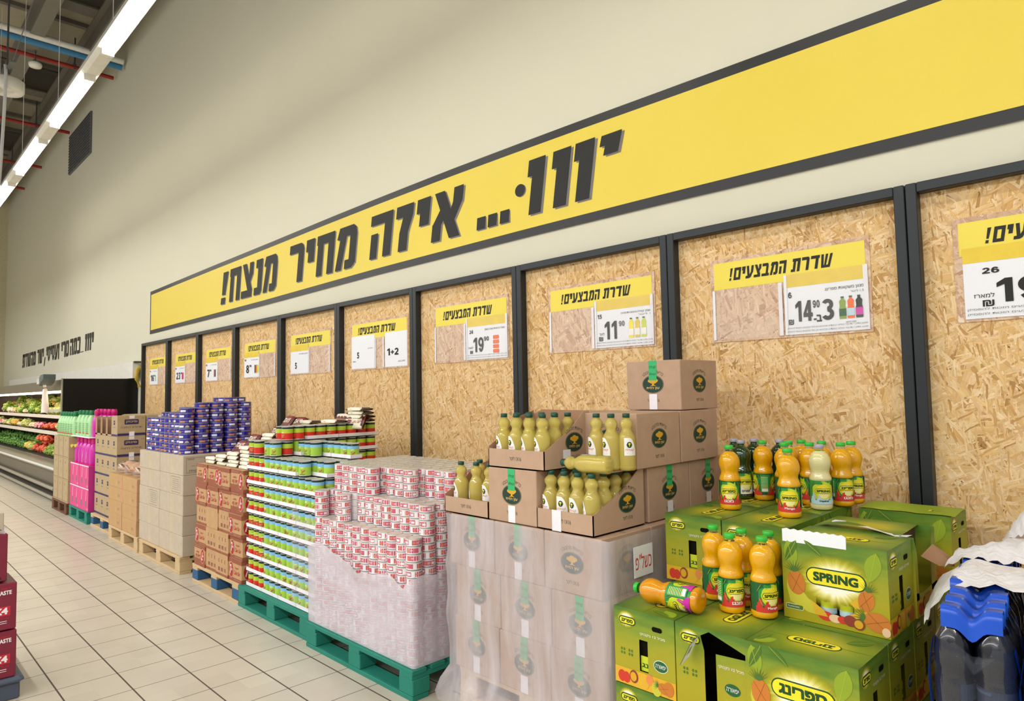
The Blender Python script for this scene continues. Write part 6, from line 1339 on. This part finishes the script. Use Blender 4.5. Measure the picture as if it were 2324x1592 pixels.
# ================================================================ WATER PACKS (right edge)
def water_bottle():
    t = thing('water_bottle', 'x', 'bottle', (0, 0, 0), 0, 'dark water bottles with blue caps')
    r, h = .0425, .27
    b = MB(); b.lathe([(.0, .004), (.8*r, 0), (r, .015), (r, .10), (.93*r, .11), (.93*r, .13), (r, .14), (r, .17), (.9*r, .20), (.62*r, .225), (.42*r, .242), (.40*r, .25)], 'water_shade', 22, False); b.build('bottle_body', t)  # near-black colour paints the dark surroundings seen through clear bottles
    b = MB(); b.lathe([(.44*r, .245), (.50*r, .248), (.50*r, .272), (.44*r, .277)], 'water_cap', 20); b.build('cap', t)
    b = MB(); Fc = cyl(.935*r); b.rect(Fc, -.09, .06, .09, .10, 'water_label', .003, 24); b.rect(Fc, -.03, .088, .03, .095, 'water_clear', .0036, 6); b.build('label', t); return t
wb = Placer(water_bottle())
def water_pack(x, y, z, rot, nm, nx=2, ny=3):
    ca, sa = math.cos(rot), math.sin(rot); f = lambda a, c: (x+a*ca-c*sa, y+a*sa+c*ca); P_ = .0875
    for i in range(nx):
        for j in range(ny):
            px, py = f(i*P_, j*P_); wb.put((px, py, z), R.uniform(0, 6), 'dark water bottle with blue cap, %s pack, %s from left, %s row' % (nm, ORD[i+1], ORD[j+1]))
    w, d = P_*(nx-1)/2+.046, P_*(ny-1)/2+.046; cx, cy = f(P_*(nx-1)/2, P_*(ny-1)/2)
    # blue band stretched over the necks, one saddle per row, then the clear shrink sleeve
    t = thing('shrink_wrap', 'blue and clear shrink wrap around the %s water pack' % nm, 'plastic wrap', (cx, cy, z), rot, 'shrink wraps of the water packs')
    for j in range(ny):
        yc = P_*(j-(ny-1)/2); b = MB(); P = []
        for s_ in range(17):
            u = -w+.026+(2*w-.052)*s_/16; dip = .03*math.sin(PI*s_/16)**8
            e_ = 1-.25*math.sin(PI*s_/16)**8
            m_ = math.sin(PI*s_/16)**8; P.append([(u, yc-.0305*e_, .232-.03*m_), (u, yc-.026*e_, .262-dip), (u, yc-.0235*e_, .2805-dip), (u, yc+.0235*e_, .2805-dip), (u, yc+.026*e_, .262-dip), (u, yc+.0305*e_, .232-.03*m_)])
        b.grid(P, 'water_blue', True); b.build('blue_band', t)
    b = MB(); P = []
    n_ = 44
    for z_, s_ in ((.004, 1), (.05, 1.01), (.13, 1.005), (.175, 1.0), (.205, .93), (.23, .86)):
        row = []
        for k in range(n_):
            a = 2*PI*k/n_; cx_, sy_ = math.cos(a), math.sin(a)
            px = w*s_*math.copysign(abs(cx_)**.35, cx_); py = d*s_*math.copysign(abs(sy_)**.35, sy_)
            if z_ > .19 and abs(px) < w*.45: zz = z_-.075*(1-abs(px)/(w*.45))
            else: zz = z_
            row.append((px, py, zz+.006*noise.noise(Vector((k*.6, z_*20, 1)))))
        P.append(row)
    b.grid(P, 'film_clear', True, True); b.build('clear_sleeve', t)
    for sx in (-1, 1): b = MB(); b.grid([[(sx*(w+.004), -d*.92+.02*q, .02), (sx*(w+.007), -d*.92+.02*q, .12), (sx*(w*.93), -d*.92+.02*q, .20)] for q in range(3)], 'water_blue', True); b.build('side_stripe', t)
z1 = .708
for tier, zz in (('top', z1), ('middle', .430), ('lowest', .152)):
    for x, y, rot, nm in ((-.465, -1.285, .10, 'left front'), (-.275, -1.30, .06, 'right front'), (-.505, -1.005, .08, 'left middle'), (-.29, -1.02, .05, 'right middle'), (-.53, -.73, .05, 'left rear'), (-.31, -.735, .05, 'right rear')):
        if tier != 'top' and 'rear' in nm: continue
        water_pack(x, y, zz, rot, tier+' '+nm)
pallet('wooden pallet carrying the water packs at the right edge', -.60, -.05, -1.36, -.42, 0, .15, 'pallet_wood')
b = MB(); b.bbox(-.59, -.06, -.70, -.45, .152, .704, 'kraft_dark', .01); tag(b.build('brown_carton'), 'brown carton under the rear water packs', 'carton')
# draped white plastic
def drape(pts, name, label, thick=.012, seed=0):
    b = MB(); P = []
    for row in pts:
        n_ = 22; r_ = []
        for k in range(n_):
            f = k/(n_-1)*(len(row)-1); i0 = min(int(f), len(row)-2); f -= i0; a, c = Vector(row[i0]), Vector(row[i0+1]); p = a.lerp(c, f)
            nn = noise.noise(p*9+Vector((seed, 0, 0))); p += Vector((.012*nn, .012*noise.noise(p*13), .018*noise.noise(p*11+Vector((3, seed, 0)))))
            r_.append(p)
        P.append(r_)
    # refine between the rows
    Q = []
    for a, c in zip(P, P[1:]):
        for s_ in range(5): Q.append([tuple(p.lerp(q, s_/5)+Vector((0, 0, .006*math.sin(k*1.9+s_)))) for k, (p, q) in enumerate(zip(a, c))])
    Q.append([tuple(p) for p in P[-1]]); b.grid(Q, 'sheet_white', True); return tag(b.build(name), label, 'plastic sheet')
drape([[(-.60, -1.04, .845), (-.575, -1.05, .90), (-.51, -1.06, .965), (-.43, -1.06, .998), (-.35, -1.06, .985), (-.2, -1.06, .985)], [(-.61, -.97, .86), (-.58, -.96, .93), (-.52, -.95, .998), (-.43, -.95, 1.01), (-.33, -.95, 1.0), (-.2, -.95, 1.0)], [(-.625, -.84, .88), (-.58, -.83, .96), (-.52, -.82, 1.0), (-.45, -.82, 1.005), (-.36, -.82, 1.0), (-.2, -.82, 1.0)]], 'white_plastic_sheet', 'crumpled white plastic sheet draped over the water packs')
drape([[(-.60, -.74, .955), (-.53, -.76, .996), (-.46, -.77, 1.01), (-.38, -.77, 1.0), (-.2, -.77, 1.0)], [(-.59, -.66, .985), (-.52, -.66, 1.025), (-.45, -.66, 1.04), (-.37, -.66, 1.045), (-.2, -.66, 1.04)], [(-.57, -.54, .98), (-.5, -.52, 1.0), (-.42, -.5, 1.03), (-.3, -.5, 1.03), (-.2, -.5, 1.03)]], 'white_plastic_fold', 'upper fold of white plastic over the rear water packs', seed=9)
drape([[(-.50, -.48, .96), (-.46, -.52, 1.03), (-.42, -.54, 1.05), (-.3, -.54, 1.06)], [(-.50, -.42, .99), (-.465, -.42, 1.07), (-.43, -.43, 1.12), (-.3, -.44, 1.14)], [(-.47, -.33, .97), (-.44, -.32, 1.08), (-.41, -.32, 1.14), (-.3, -.32, 1.2)]], 'white_plastic_bundle', 'bunched white plastic highest at the right edge against the chipboard', seed=5)
